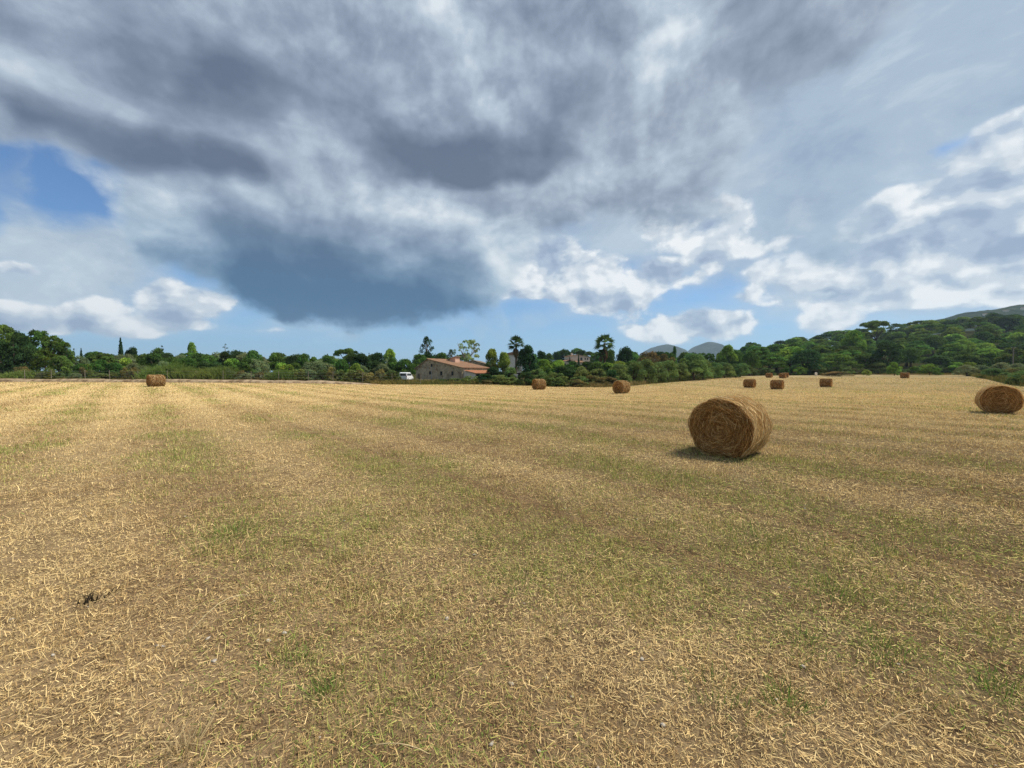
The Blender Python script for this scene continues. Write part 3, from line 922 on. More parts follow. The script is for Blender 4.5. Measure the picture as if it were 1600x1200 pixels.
kind('conifer', [clump_crown('crown', tiers(110 + q, 11), 3800, 0.026, G_DARK, 110 + q, 0.2, 0.6) for q in range(2)], BARK, dict(h=0.95, r=0.022, limbs=0))
kind('araucaria', [clump_crown('crown', tiers(120, 7, 0.30, 0.97, 0.42), 1500, 0.028, G_DARK, 120, 0.2, 0.35)], BARK, dict(h=0.96, r=0.02, limbs=0))
kind('tall', [clump_crown('crown', dome(125, 40, 0.40, 0.25, 0.95, (0.05, 0.10), 0.99) + dome(126, 22, 0.40, 0.12, 0.55, (0.10, 0.16)), 3600, 0.022, G_DARK, 125, 0.25)], BARK, dict(h=0.85, r=0.025, limbs=9, spread=0.2, ztop=0.85))
kind('eucalyptus', [clump_crown('crown', dome(130, 75, 0.42, 0.18, 0.95, (0.03, 0.075), 0.85), 2600, 0.022, G_EUC, 130, 0.25)], BARK_PALE, dict(h=0.6, r=0.02, limbs=12, spread=0.34, ztop=0.88))
cyp = [(0.05 * math.cos(q * 2.4) * (1 - q / 26), 0.05 * math.sin(q * 2.4) * (1 - q / 26), 0.06 + 0.90 * q / 25, 0.115 * (1 - (q / 25.5) ** 1.6) ** 0.75 + 0.012) for q in range(26)]
kind('cypress', [clump_crown('crown', cyp, 3600, 0.022, G_CYP, 140, 0.12)], BARK, dict(h=0.5, r=0.02, limbs=0))

kind('fresh_bush', [clump_crown('crown', dome(150 + q, 26, 0.46, 0.06, 0.82, (0.12, 0.19), 0.93), 3600, 0.034, G_FRESH, 150 + q, 0.25) for q in range(2)], BARK, dict(h=0.3, r=0.02))

tree_count = 0
tr_rng = np.random.default_rng(77)


def tree(kd, px_, top, Y, wpx, name, label, cat='tree', group=None, base=None, X=None):
    """px_, top, wpx: where its top shows and how wide it is in the photograph when it stands Y metres off"""
    global tree_count
    X = (px_ - 800) / FPX * Y if X is None else X
    z = float(terr(X, Y)) if base is None else base
    h = max(0.8, (HOR - top) / FPX * Y + CAM_Z - z)
    w = wpx / FPX * Y * math.cos(math.atan2(X, Y)) ** 0.5
    crown, trunk = KINDS[kd][tree_count % len(KINDS[kd])]
    o = bpy.data.objects.new(name, None); o.empty_display_size = 0.5
    link(o, label=label, category=cat)
    if group: o['group'] = group
    o.location = (X, Y, z - 0.05)
    o.rotation_euler = (0, 0, tr_rng.random() * 6.28)
    cw = w / (0.34 if kd == 'cypress' else 0.95)
    o.scale = (cw, cw, h)
    link(bpy.data.objects.new('crown', crown), o); link(bpy.data.objects.new('trunk', trunk), o)
    tree_count += 1
    return o

ORD = ['first', 'second', 'third', 'fourth', 'fifth', 'sixth', 'seventh', 'eighth', 'ninth', 'tenth', 'eleventh', 'twelfth', 'thirteenth', 'fourteenth', 'fifteenth',
       'sixteenth', 'seventeenth', 'eighteenth', 'nineteenth', 'twentieth', 'twenty-first', 'twenty-second']


def near_(p):
    """which landmark of the far side a spot in the belt is next to"""
    for lim, t in ((140, 'at the end of the dense wood'), (180, 'between the dense wood and the tall cypress'), (222, 'beside the tall cypress'), (270, 'around the twin-tipped conifer'), (318, 'near the yellowish upright tree'),
                   (372, 'near the layered dark tree'), (430, 'just past the layered dark tree'), (500, 'in the open stretch before the umbrella pine'), (560, 'around the umbrella pine'), (600, 'between umbrella pine and farmhouse')):
        if p < lim: return t
    return 'close to the white van'


def behind_(p):
    for lim, t in ((720, 'behind the farmhouse'), (790, 'behind the stone outbuilding'), (850, 'behind the first palm'), (930, 'behind the villa'), (1000, 'behind the tall palm'), (1070, 'behind the brownish trees'), (1120, 'below the far blue hills')):
        if p < lim: return t
    return 'behind the last rounded shrub'


# --- the wood at the left edge of the field
GL = 'trees of the dense wood at the end of the earth bank'
LW = {'pine': ('pine_tree', 'green pine of the dense wood, counted from its low end'), 'dark': ('dark_tree', 'dark evergreen of the dense wood, counted from its low end'),
      'conifer': ('conifer_tree', 'pointed dark conifer of the dense wood, counted from its low end'), 'oak': ('oak_tree', 'round oak of the dense wood, counted from its low end')}
LW_ORDER = {'pine': [101, 84, 72, 60, 16, -40], 'dark': [46, 34, 2, -110], 'conifer': [117, 105, 24], 'oak': [96, -70]}
for kd, px_, top, Y, w in [
        ('stone_pine', 4, 507, 112, 46), ('pine', -40, 508, 80, 70), ('pine', 16, 518, 74, 52), ('dark', 34, 520, 70, 46), ('pine', 60, 514, 78, 54), ('pine', 84, 522, 76, 46),
        ('pine', 101, 533, 76, 34), ('dark', 46, 540, 68, 44), ('conifer', 24, 524, 67, 40), ('dark', 2, 534, 68, 50), ('pine', 72, 545, 67, 44), ('conifer', 105, 542, 70, 18),
        ('conifer', 117, 545, 84, 12), ('oak', 96, 556, 66, 40), ('oak', -70, 520, 72, 70), ('dark', -110, 515, 76, 80)]:
    if kd == 'stone_pine': tree(kd, px_, top, Y, w, 'stone_pine', 'dark flat-topped pine standing behind the dense wood by the bank')
    else:
        tree(kd, px_, top, Y, w, LW[kd][0], ORD[LW_ORDER[kd].index(px_)] + ' ' + LW[kd][1], group=GL)

# --- trees one can tell apart along the far side
for kd, px_, top, Y, w, nm, lb in [
    ('cypress', 128, 542, 92, 8, 'cypress_tree', 'small slim cypress at the low end of the dense wood'),
    ('cypress', 190, 525, 98, 12, 'cypress_tree', 'tall dark cypress rising as a spire above the round trees'),
    ('dark', 208, 543, 96, 26, 'dark_tree', 'round dark evergreen next to the tall cypress spire'),
    ('conifer', 254, 541, 88, 24, 'conifer_tree', 'ragged dark conifer with twin tips behind the bright reeds'),
    ('oak', 248, 544, 96, 34, 'oak_tree', 'round oak half behind the twin-tipped ragged conifer'),
    ('fresh', 301, 536, 94, 22, 'poplar_tree', 'yellowish upright tree standing above the bright reeds'),
    ('araucaria', 354, 536, 92, 26, 'araucaria_tree', 'dark tree with layered flat branches poking above the olive trees'),
    ('stone_pine', 541, 543, 104, 34, 'stone_pine', 'umbrella-shaped pine with open crown standing over the tree line'),
    ('conifer', 512, 553, 100, 10, 'conifer_tree', 'little pointed tree beside the umbrella-shaped pine'),
    ('conifer', 577, 552, 96, 18, 'conifer_tree', 'dark twin-pointed bush between umbrella pine and farmhouse'),
    ('fresh', 609, 546, 98, 26, 'fresh_tree', 'fresh green pointed tree on the open side of the farmhouse'),
    ('grey', 618, 562, 93, 30, 'olive_tree', 'grey olive tree directly behind the white van'),
    ('tall', 668, 526, 96, 38, 'tall_tree', 'tall dark tree with open feathery top behind the farmhouse gable'),
    ('oak', 690, 551, 100, 34, 'oak_tree', 'round green tree at the foot of the tall feathery tree'),
    ('eucalyptus', 731, 530, 100, 56, 'eucalyptus_tree', 'pale airy tree with gaps in its crown behind the farmhouse roof'),
    ('tall', 706, 546, 104, 30, 'dark_tree', 'loose dark tree between the feathery tree and the pale airy one'),
    ('fresh', 768, 546, 90, 32, 'fresh_tree', 'bright green upright tree next to the stone outbuilding'),
    ('fresh', 788, 551, 90, 30, 'fresh_tree', 'lower bright green tree between outbuilding and first palm'),
    ('dark', 824, 540, 80, 36, 'dark_tree', 'dense dark green tree reaching the ground in front of the first palm'),
    ('fresh', 850, 562, 84, 34, 'fresh_tree', 'yellow green low tree beside the dense dark one'),
    ('fresh', 868, 566, 88, 28, 'fresh_tree', 'yellow green low tree directly below the pale villa'),
    ('cypress', 904, 551, 164, 5, 'cypress_tree', 'thin dark cypress standing against the villa wall'),
    ('cypress', 890, 556, 166, 4, 'cypress_tree', 'shorter thin cypress in front of the villa'),
    ('dark', 978, 543, 120, 32, 'dark_tree', 'dark bushy tree just beyond the second palm'),
    ('dry', 1012, 549, 104, 44, 'dry_tree', 'brownish tree with thinning leaves above the rounded shrubs'),
    ('dry', 1040, 552, 106, 36, 'dry_tree', 'lower brownish tree next to another of the same colour'),
    ('oak', 1052, 540, 124, 12, 'oak_tree', 'small round tree top showing in front of the far blue hills'),
    ('fresh', 1135, 540, 128, 36, 'fresh_tree', 'bright green leaning tree behind the last rounded shrub'),
    ('stone_pine', 1367, 501, 215, 46, 'stone_pine', 'big umbrella pine standing up on the skyline of the wooded hill'),
    ('fresh', 1334, 517, 165, 44, 'pine_tree', 'yellow green pine standing out below the skyline umbrella pine'),
    ('dark', 1385, 533, 124, 52, 'dark_tree', 'nearly black broad evergreen at the foot of the wooded hill'),
    ('fresh_bush', 1397, 565, 104, 24, 'fig_bush', 'bright green round bush at the edge of the field below the black evergreen'),
    ('fresh_bush', 1452, 567, 106, 34, 'fig_bush', 'bright green spreading bush further along the edge of the field'),
    ('fresh_bush', 1354, 577, 108, 16, 'low_bush', 'small bright green bush beside the brown scrub'),
    ('dry', 1310, 580, 104, 44, 'dry_bush', 'low brown bush spread along the far edge of the field')]:
    tree(kd, px_, top, Y, w, nm, lb, 'bush' if 'bush' in nm else 'tree')

# --- the hedge of rounded shrubs beside the rising stubble
HEDGE = [968, 990, 1009, 1028, 1042, 1062, 1084, 1098, 1117, 1132, 1150, 1156]
for px_, top, w, t in [(968, 568, 40, 0.0), (990, 564, 40, 0.06), (1009, 560, 42, 0.12), (1028, 565, 34, 0.2), (1042, 562, 38, 0.28), (1062, 566, 34, 0.36), (1084, 552, 54, 0.46),
                       (1098, 562, 38, 0.52), (1117, 566, 32, 0.66), (1132, 566, 34, 0.76), (1156, 567, 36, 0.9), (1150, 568, 26, 0.82)]:
    Y = 68 + 42 * t
    n_ = HEDGE.index(px_)
    lb = {1084: 'tallest rounded olive green shrub in the hedge beside the stubble', 1156: 'last rounded shrub of the hedge, nearest the cluster of three bales'}.get(px_, 'rounded olive green shrub of the hedge, %s counted from the tall palm end' % ORD[n_])
    tree('shrub', px_, top, Y, w, 'rounded_shrub', lb, 'shrub', 'rounded shrubs of the hedge')

# --- thicket in front of the farmhouse and the villa
BR_ORDER = [0, 1, 2, 3, 18, 4, 19, 5, 6, 17, 7, 8, 14, 15, 9, 13, 16, 10, 11, 12]
for k, (px_, top, w, Y) in enumerate([(690, 592, 36, 66.5), (712, 590, 34, 66), (736, 586, 36, 66), (757, 584, 34, 65.5), (780, 584, 36, 65), (800, 588, 34, 62), (822, 581, 34, 60), (846, 583, 40, 61),
                                      (868, 580, 40, 58), (890, 577, 40, 60), (912, 575, 44, 60), (935, 574, 44, 62), (955, 578, 34, 62), (905, 586, 40, 57), (870, 588, 30, 56),
                                      (880, 572, 44, 74), (908, 570, 40, 74), (840, 574, 34, 72), (770, 574, 30, 73), (795, 572, 26, 74)]):
    tree('bush' if k % 3 else 'dark', px_, top, Y, w, 'bramble_bush', 'dark green bramble bush in the thicket by the houses, %s counted from the farmhouse gable' % ORD[BR_ORDER.index(k)], 'bush', 'bramble bushes of the thicket')
for px_, top, w, Y in [(930, 586, 46, 57), (900, 592, 30, 55), (955, 588, 30, 60), (760, 595, 24, 64)]:
    tree('dry', px_, top, Y, w, 'dry_bush', 'low reddish brown bush at the foot of the thicket', 'bush', 'dry bushes at the thicket')

# --- the continuous belt of trees behind, and the scrub under it
def belt_top(p):
    return np.interp(p, [0, 120, 150, 200, 240, 280, 330, 400, 450, 520, 600, 650, 700, 760, 830, 900, 960, 1020, 1100, 1180, 1260], [548, 556, 553, 552, 558, 550, 552, 549, 555, 553, 556, 556, 556, 556, 552, 546, 548, 552, 550, 548, 546])


g2 = np.random.default_rng(5)
BELT = {'oak': ('oak_tree', 'round green tree in the belt'), 'dark': ('dark_tree', 'dark evergreen tree in the belt'), 'pine': ('pine_tree', 'pine tree in the belt'),
        'grey': ('olive_tree', 'greyish olive tree in the belt'), 'fresh': ('fresh_tree', 'light green tree in the belt')}
for p in np.arange(112, 660, 13.0):
    q = p + g2.normal(0, 4); kd = g2.choice(['oak', 'oak', 'dark', 'pine', 'grey'])
    tree(kd, q, belt_top(q) + g2.normal(0, 2.5), g2.uniform(78, 100), g2.uniform(30, 46), BELT[kd][0], 'taller ' + BELT[kd][1] + ' ' + near_(q), group='trees of the belt beyond the fence')
for p in np.arange(125, 645, 17.0):
    q = p + g2.normal(0, 5); kd = g2.choice(['oak', 'grey', 'oak', 'dark', 'fresh'])
    if abs(q - 642) < 30: continue
    tree(kd, q, belt_top(q) + g2.uniform(7, 15), g2.uniform(66, 76), g2.uniform(28, 42), BELT[kd][0], 'lower ' + BELT[kd][1] + ' ' + near_(q), group='trees of the belt beyond the fence')
BACK = {'oak': 'round green tree in the background woods', 'pine': 'pine tree in the background woods', 'dark': 'dark evergreen in the background woods'}
for p in np.arange(655, 1180, 12.0):
    q = p + g2.normal(0, 4); kd = str(g2.choice(['oak', 'pine', 'dark', 'oak', 'pine']))
    if abs(q - 740) < 60 and g2.random() < 0.4: continue
    tree(kd, q, belt_top(q) + g2.normal(0, 2), g2.uniform(185, 215) if 860 < q < 940 else g2.uniform(118, 160), g2.uniform(22, 34), BELT[kd][0], BACK[kd] + ' ' + behind_(q), group='trees in the woods behind the houses')
for p in np.arange(830, 1010, 17.0):
    q = p + g2.normal(0, 3); kd = 'oak' if g2.random() < 0.6 else 'fresh'
    tree(kd, q, g2.uniform(563, 569), g2.uniform(92, 104), g2.uniform(24, 36), BELT[kd][0], 'green tree filling the gap between the villa and the thicket', group='trees below the villa')
for p in np.arange(2, 650, 16.0):
    q = p + g2.normal(0, 4); kd = str(g2.choice(['bush', 'bush', 'grey', 'dry']))
    if abs(q - 640) < 26: continue
    tree(kd, q, g2.uniform(572, 582), g2.uniform(61.5, 64), g2.uniform(16, 34), 'scrub_bush', {'bush': 'low green bush behind the fence', 'grey': 'low grey-green bush behind the fence', 'dry': 'low brownish bush behind the fence'}[kd] + ' ' + near_(q), 'bush', 'scrub bushes behind the wire fence')

# --- the wooded hill on the right
HILL = {'oak': ('oak_tree', 'round green oak in the wood covering the hillside'), 'pine': ('pine_tree', 'soft green pine in the wood covering the hillside'), 'dark': ('dark_tree', 'dark evergreen in the wood covering the hillside'),
        'fresh': ('fresh_tree', 'yellowish green tree in the wood covering the hillside'), 'stone_pine': ('stone_pine', 'flat-topped pine in the wood covering the hillside'), 'grey': ('olive_tree', 'greyish olive tree in the wood covering the hillside')}
rows = [(128, 11.0, 7.0), (140, 11.5, 7.5), (154, 12, 8), (170, 12.5, 8.5), (188, 13, 9), (208, 13.5, 9), (230, 14, 9.5), (254, 15, 10), (280, 16, 10), (306, 18, 11)]
for k, (Y0, sp_, h0) in enumerate(rows):
    xa, xb = (1165 - 800) / FPX * Y0, (1660 - 800) / FPX * Y0
    x = xa + g2.random() * sp_
    while x < xb:
        Y = Y0 + g2.normal(0, 3.5); kd = str(g2.choice(['oak', 'pine', 'pine', 'dark', 'fresh', 'stone_pine' if k > 4 else 'oak', 'pine']))
        if k == 0: kd = str(g2.choice(['oak', 'dark', 'oak', 'pine']))
        z = float(terr(x, Y)); h = h0 * g2.uniform(0.8, 1.2); w = sp_ * g2.uniform(0.9, 1.25)
        if not (k < 3 and abs(800 + FPX * x / Y - 1385) < 16):
            pc = 800 + FPX * x / Y
            lb = ('tall ' if h > 1.05 * h0 else 'low ' if h < 0.92 * h0 else '') + HILL[kd][1].replace('in the wood covering the hillside', '') + ('at the foot of the hillside wood' if k < 2 else 'low on the wooded hill' if k < 4 else 'halfway up the wooded hill' if k < 7 else 'near the crest of the wooded hill')
            lb += ' below the umbrella pine' if 1320 < pc < 1410 else ' toward the rounded hedge' if pc <= 1320 else ' toward the utility pole' if pc > 1500 else ' past the black evergreen'
            tree(kd, 0, HOR - (z + h - CAM_Z) * FPX / Y, Y, w * FPX / Y, HILL[kd][0], lb, group='trees of the wooded hill', X=x)
        x += sp_ * g2.uniform(0.75, 1.15)

# --- scrub along the bank on the right
for k in range(60):
    t = g2.random() ** 1.3; off_ = g2.uniform(1.0, 16)
    x = 63 + 55 * t + off_ * 0.72; y = 50 + 55 * t - off_ * 0.70
    kd = str(g2.choice(['bush', 'bush', 'dry', 'shrub']))
    h = g2.uniform(1.1, 2.1); z = float(terr(x, y))
    tree(kd, 0, HOR - (z + h - CAM_Z) * FPX / y, y, g2.uniform(2.2, 4.5) * FPX / y, 'scrub_bush', {'bush': 'low green scrub bush on the bank at the side of the field', 'dry': 'low brown scrub bush on the bank at the side of the field', 'shrub': 'low olive green shrub on the bank at the side of the field'}[kd], 'bush', 'scrub on the side bank', X=x)
for k in range(12):
    x = 104 + 4.2 * k; y = 92 + g2.normal(0, 1); z = float(terr(x, y)); h = g2.uniform(2.6, 3.3)
    tree('grey', 0, HOR - (z + h - CAM_Z) * FPX / y, y, 5.2 * FPX / y, 'grey_shrub', 'grey-green shrub of the clipped row before the utility pole', 'shrub', 'grey shrubs before the utility pole', X=x)

# --- low bushes along the foot of the wood
for p in np.arange(1182, 1560, 13.0):
    q = p + g2.normal(0, 4); Y = g2.uniform(121, 125); x = (q - 800) / FPX * Y; z = float(terr(x, Y)); h = g2.uniform(1.6, 4.0)
    if q > 1500: Y = Y - 12; x = (q - 800) / FPX * Y; z = float(terr(x, Y))
    kd = str(g2.choice(['bush', 'bush', 'fresh_bush', 'shrub', 'oak']))
    tree(kd, 0, HOR - (z + h - CAM_Z) * FPX / Y, Y, h * g2.uniform(1.2, 1.9) * FPX / Y, 'scrub_bush', {'bush': 'low dull green bush at the foot of the hillside wood', 'fresh_bush': 'low bright green bush at the foot of the hillside wood', 'shrub': 'low rounded olive shrub at the foot of the hillside wood', 'oak': 'low oak bush at the foot of the hillside wood'}[kd], 'bush', 'bushes at the foot of the hillside wood', X=x)

# ------------------------------------------------------------------ palms
FROND = leaf_mat('palm_leaf', (0.075, 0.125, 0.035), 0.25)
DEAD = leaf_mat('dead_palm_leaf', (0.17, 0.105, 0.05), 0.15)


def fan_fronds(g, n, e_lo, e_hi, petiole, rad, tone):
    """fan leaves: a stalk and a spread of narrow folded segments that droop at the tips"""
    V, F, Cc = [], [], []
    for q in range(n):
        a_ = q * 2.39996 + g.normal(0, 0.2); e_ = R(e_lo + (e_hi - e_lo) * (q + 0.5) / n + g.normal(0, 5))
        d = Vector((math.cos(a_) * math.cos(e_), math.sin(a_) * math.cos(e_), math.sin(e_)))
        sd = Vector((-math.sin(a_), math.cos(a_), 0)); up = d.cross(sd) * -1
        ro = g.normal(0, 0.45); sd, up = sd * math.cos(ro) + up * math.sin(ro), up * math.cos(ro) - sd * math.sin(ro)
        L = petiole * g.uniform(0.8, 1.15); hub = d * L + Vector((0, 0, -0.08 * L))
        b = len(V); w = 0.02
        V += [sd * w, sd * -w, hub - sd * w, hub + sd * w]; F.append((b, b + 1, b + 2, b + 3)); t = tone * g.uniform(0.7, 1.2); Cc += [(t, t, t)] * 4
        m = 13
        for s in range(m):
            ph = R(-62 + 124 * s / (m - 1)); r = rad * g.uniform(0.8, 1.05) * (1 - 0.12 * abs(ph))
            dd = d * math.cos(ph) + sd * math.sin(ph); mid_ = hub + dd * r * 0.55; tip = hub + dd * r + Vector((0, 0, -0.22 * r * g.uniform(0.5, 1.6)))
            nrm = (d * -math.sin(ph) + sd * math.cos(ph)) * (rad * 0.055)
            b = len(V); V += [hub, mid_ + nrm, tip, mid_ - nrm + up * 0.02]; F.append((b, b + 1, b + 2, b + 3)); tt = t * g.uniform(0.8, 1.25); Cc += [(tt, tt, tt)] * 4
    return np.array([tuple(v) for v in V]), np.array(F), np.array(Cc)


def palm(px_, top, Y, crown_px, label, seed, trunk_r=0.24):
    g = np.random.default_rng(seed); X = (px_ - 800) / FPX * Y; z = float(terr(X, Y)); h = (HOR - top) / FPX * Y + CAM_Z - z
    cr = crown_px / FPX * Y * 0.5; hz = h - cr * 0.95
    o = link(bpy.data.objects.new('palm_tree', None), label=label, category='palm'); o.location = (X, Y, z - 0.05)
    m = MB(); m.tube([(0, 0, 0), (0.06, 0, hz * 0.3), (0.1, 0.03, hz * 0.7), (0.05, 0, hz)], [trunk_r * 1.5, trunk_r * 1.05, trunk_r, trunk_r * 0.9], 10); m.build('trunk', BARK, o, True)
    v, f, c = fan_fronds(g, 24, 88, -25, cr * 0.42, cr * 0.80, 1.0)
    x = link(bpy.data.objects.new('fronds', mesh_np('fronds', v, f, FROND, c)), o); x.location = (0.05, 0, hz)
    v, f, c = fan_fronds(g, 60, -55, -88, cr * 0.42, cr * 0.52, 1.0)
    x = link(bpy.data.objects.new('dead_fronds', mesh_np('dead_fronds', v, f, DEAD, c)), o, label='brown skirt of dead hanging fronds'); x.location = (0.05, 0, hz - 0.15); x.scale = (0.7, 0.7, 1.5)
    return o


palm(806, 523, 94, 28, 'fan palm with brown skirt rising behind the dense dark tree', 1)
palm(944, 521, 102, 32, 'tall fan palm with full round head just past the pale villa', 2, 0.3)
palm(938, 545, 101, 16, 'short fan palm crowded against the trunk of the tall fan palm', 3, 0.25)

# ------------------------------------------------------------------ stone farmhouse
def stone_mat():
    m, nt, out = material('rubble_stone')
    c = nt.nodes.new('ShaderNodeTexCoord').outputs['Object']
    v = nt.nodes.new('ShaderNodeTexVoronoi'); nt.links.new(c, v.inputs['Vector']); v.inputs['Scale'].default_value = 3.2
    e = nt.nodes.new('ShaderNodeTexVoronoi'); e.feature = 'DISTANCE_TO_EDGE'; nt.links.new(c, e.inputs['Vector']); e.inputs['Scale'].default_value = 3.2
    sp = nt.nodes.new('ShaderNodeSeparateColor'); nt.links.new(v.outputs['Color'], sp.inputs[0])
    col_ = ramp(Sk(sp.outputs[0]), [(0.0, (0.30, 0.225, 0.15)), (0.35, (0.52, 0.42, 0.29)), (0.7, (0.62, 0.52, 0.37)), (1.0, (0.42, 0.36, 0.28))])
    col_ = mixc(smooth(Sk(e.outputs['Distance']), 0.0, 0.07), (0.50, 0.42, 0.30), col_)
    big = Sk(noise(c, 0.8, 4, 0.6, dims='3D').outputs[0])
    col_ = mixc(smooth(big, 0.42, 0.7) * 0.45, col_, (0.15, 0.115, 0.08))
    p = node(nt, 'ShaderNodeBsdfDiffuse', Color=col_, Roughness=1.0)
    b = node(nt, 'ShaderNodeBump', Strength=0.8, Distance=0.06, Height=smooth(Sk(e.outputs['Distance']), 0.0, 0.12).s); nt.links.new(b.outputs[0], p.inputs['Normal'])
    nt.links.new(p.outputs[0], out.inputs[0])
    return m


def tile_mat(name, c1, c2, c3):
    m, nt, out = material(name)
    c = nt.nodes.new('ShaderNodeTexCoord').outputs['Object']
    n1 = Sk(noise(c, 1.6, 5, 0.65, dims='3D').outputs[0]); n2 = Sk(noise(c, 11, 3, 0.6, dims='3D').outputs[0])
    col_ = mixc(smooth(n1 * 0.5 + n2 * 0.5, 0.38, 0.62), c1, c2); col_ = mixc(smooth(n1, 0.56, 0.72) * 0.7, col_, c3)
    p = node(nt, 'ShaderNodeBsdfDiffuse', Color=col_, Roughness=1.0); nt.links.new(p.outputs[0], out.inputs[0])
    return m


STONE = stone_mat()
TILE = tile_mat('old_roof_tile', (0.31, 0.175, 0.105), (0.44, 0.275, 0.175), (0.28, 0.215, 0.155))
TILE_NEW = tile_mat('orange_roof_tile', (0.46, 0.205, 0.11), (0.56, 0.28, 0.16), (0.40, 0.20, 0.12))
TILE_GREY = tile_mat('weathered_roof_tile', (0.26, 0.20, 0.15), (0.34, 0.27, 0.20), (0.20, 0.16, 0.12))
PLASTER = rough_mat('white_plaster', (0.72, 0.66, 0.58), (0.60, 0.54, 0.46), 2.0)
PINK = rough_mat('pink_render', (0.62, 0.40, 0.30), (0.52, 0.33, 0.25), 2.5)
OCHRE = rough_mat('pale_ochre_render', (0.66, 0.56, 0.44), (0.58, 0.48, 0.37), 1.5)
INNER_SHADE = rough_mat('painted_inner_shade', (0.018, 0.016, 0.014), (0.03, 0.026, 0.022), 4)  # near-black colour standing in for the shade inside openings
WOOD = rough_mat('grey_wood', (0.20, 0.16, 0.12), (0.12, 0.095, 0.07), 8)
METAL = rough_mat('dull_metal', (0.45, 0.45, 0.44), (0.36, 0.36, 0.35), 10, 0.5)
m_, nt_, out_ = material('window_glass')
pg = node(nt_, 'ShaderNodeBsdfPrincipled', Roughness=0.08); pg.inputs['Base Color'].default_value = (0.03, 0.035, 0.04, 1); nt_.links.new(pg.outputs[0], out_.inputs[0])
GLASS = m_


def tiled_slope(name, p00, p10, p11, p01, mat, parent, pitch=0.24, lift=0.05, thick=0.07, **props):
    """roof slope with rows of half-round tiles running from ridge (p01-p11) to eave (p00-p10)"""
    p00, p10, p11, p01 = (Vector(p) for p in (p00, p10, p11, p01))
    nrm = (p10 - p00).cross(p01 - p00).normalized()
    L = (p10 - p00).length; n = max(2, int(L / pitch)); m = MB(); k = 4
    for q in range(n * k):
        a0, a1 = q / (n * k), (q + 1) / (n * k)
        h0, h1 = (abs(math.sin(math.pi * n * t)) * lift for t in (a0, a1))
        A, B = p00.lerp(p10, a0) + nrm * h0, p00.lerp(p10, a1) + nrm * h1
        D, E = p01.lerp(p11, a0) + nrm * h0, p01.lerp(p11, a1) + nrm * h1
        m.face([A, B, E, D]); dn = nrm * -thick
        m.face([p00.lerp(p10, a0) + dn, p01.lerp(p11, a0) + dn, p01.lerp(p11, a1) + dn, p00.lerp(p10, a1) + dn])
        m.face([A, p00.lerp(p10, a0) + dn, p00.lerp(p10, a1) + dn, B])
        m.face([E, p01.lerp(p11, a1) + dn, p01.lerp(p11, a0) + dn, D])
    for u, w in ((p00, p01), (p11, p10)):
        m.face([u, w, w + nrm * -thick, u + nrm * -thick])
    return m.build(name, mat, parent, **props)


def window(parent, x, y, z, w, h, axis='y', mat=WOOD, out=-1):
    """a framed window standing 3 cm proud of a wall; axis = wall normal"""
    f, p = MB(), MB(); t = 0.06
    def bx(m, u0, u1, d0, d1, z0, z1):
        d0, d1 = min(d0, d1), max(d0, d1)
        if axis == 'y': m.box(x + u0, x + u1, y + d0, y + d1, z0, z1)
        else: m.box(x + d0, x + d1, y + u0, y + u1, z0, z1)
    for u0, u1, z0, z1 in ((-w / 2, -w / 2 + t, z, z + h), (w / 2 - t, w / 2, z, z + h), (-w / 2 + t, w / 2 - t, z, z + t), (-w / 2 + t, w / 2 - t, z + h - t, z + h)):
        bx(f, u0, u1, out * 0.035, 0.02, z0, z1)
    o = f.build('window', mat, parent)
    bx(p, -w / 2 + t, w / 2 - t, out * 0.012, 0.015, z + t, z + h - t)
    p.build('pane', GLASS, o)
    return o


W, LR = 11.0, 8.6
AP, EL, ER, ZA = 3.1, 2.9, 3.0, 4.62
fx, fy = -18.5, 77.0
fz = float(terr(-13, 75)) - 0.25
house = link(bpy.data.objects.new('farmhouse', None), label='low stone farmhouse with orange tiled roof and small dark windows in its gable', category='house')
house.location = (fx, fy, fz); house.rotation_euler = (0, 0, R(-30))
m = MB(); m.prism([(0, 0), (W, 0), (W, ER), (AP, ZA), (0, EL)], 0, LR); m.build('wall', STONE, house)
sl = (ZA - ER) / (W - AP); sr = (ZA - EL) / AP
tiled_slope('roof_slope', (W + 0.35, -0.3, ER - sl * 0.35 + 0.09), (W + 0.35, LR + 0.3, ER - sl * 0.35 + 0.09), (AP, LR + 0.3, ZA + 0.09), (AP, -0.3, ZA + 0.09), TILE, house, label='long orange brown tiled roof slope')
tiled_slope('roof_slope', (-0.35, LR + 0.3, EL - sr * 0.35 + 0.09), (-0.35, -0.3, EL - sr * 0.35 + 0.09), (AP, -0.3, ZA + 0.09), (AP, LR + 0.3, ZA + 0.09), TILE_GREY, house, label='short weathered grey roof slope')
m = MB(); m.tube([(AP, -0.33, ZA + 0.10), (AP, LR + 0.33, ZA + 0.10)], [0.10, 0.10], 8); m.build('ridge_tiles', TILE, house)
for wx, wz, ww, wh in ((4.0, 3.15, 0.45, 0.62), (3.6, 1.75, 0.5, 0.62), (6.3, 1.6, 0.55, 0.75), (8.9, 1.6, 0.55, 0.75)):
    window(house, wx, 0, wz, ww, wh)
m = MB(); m.tube([(3.95, -0.06, 0.9), (3.95, -0.06, 3.2)], [0.045, 0.045], 6); m.build('drain_pipe', METAL, house)
m = MB(); m.box(0.5, 1.25, -0.05, 0.02, 0, 1.9); m.build('door', WOOD, house)
# stair tower on the roof
m = MB(); m.prism([(5.0, 3.6), (6.4, 3.6), (6.4, 5.15), (5.0, 4.75)], 4.0, 5.4); t_ = m.build('roof_tower', PINK, house, label='small pink box tower on the roof')
tiled_slope('tower_roof', (4.35, 5.65, 4.60), (4.35, 3.75, 4.60), (6.6, 3.75, 5.26), (6.6, 5.65, 5.26), TILE_GREY, t_)
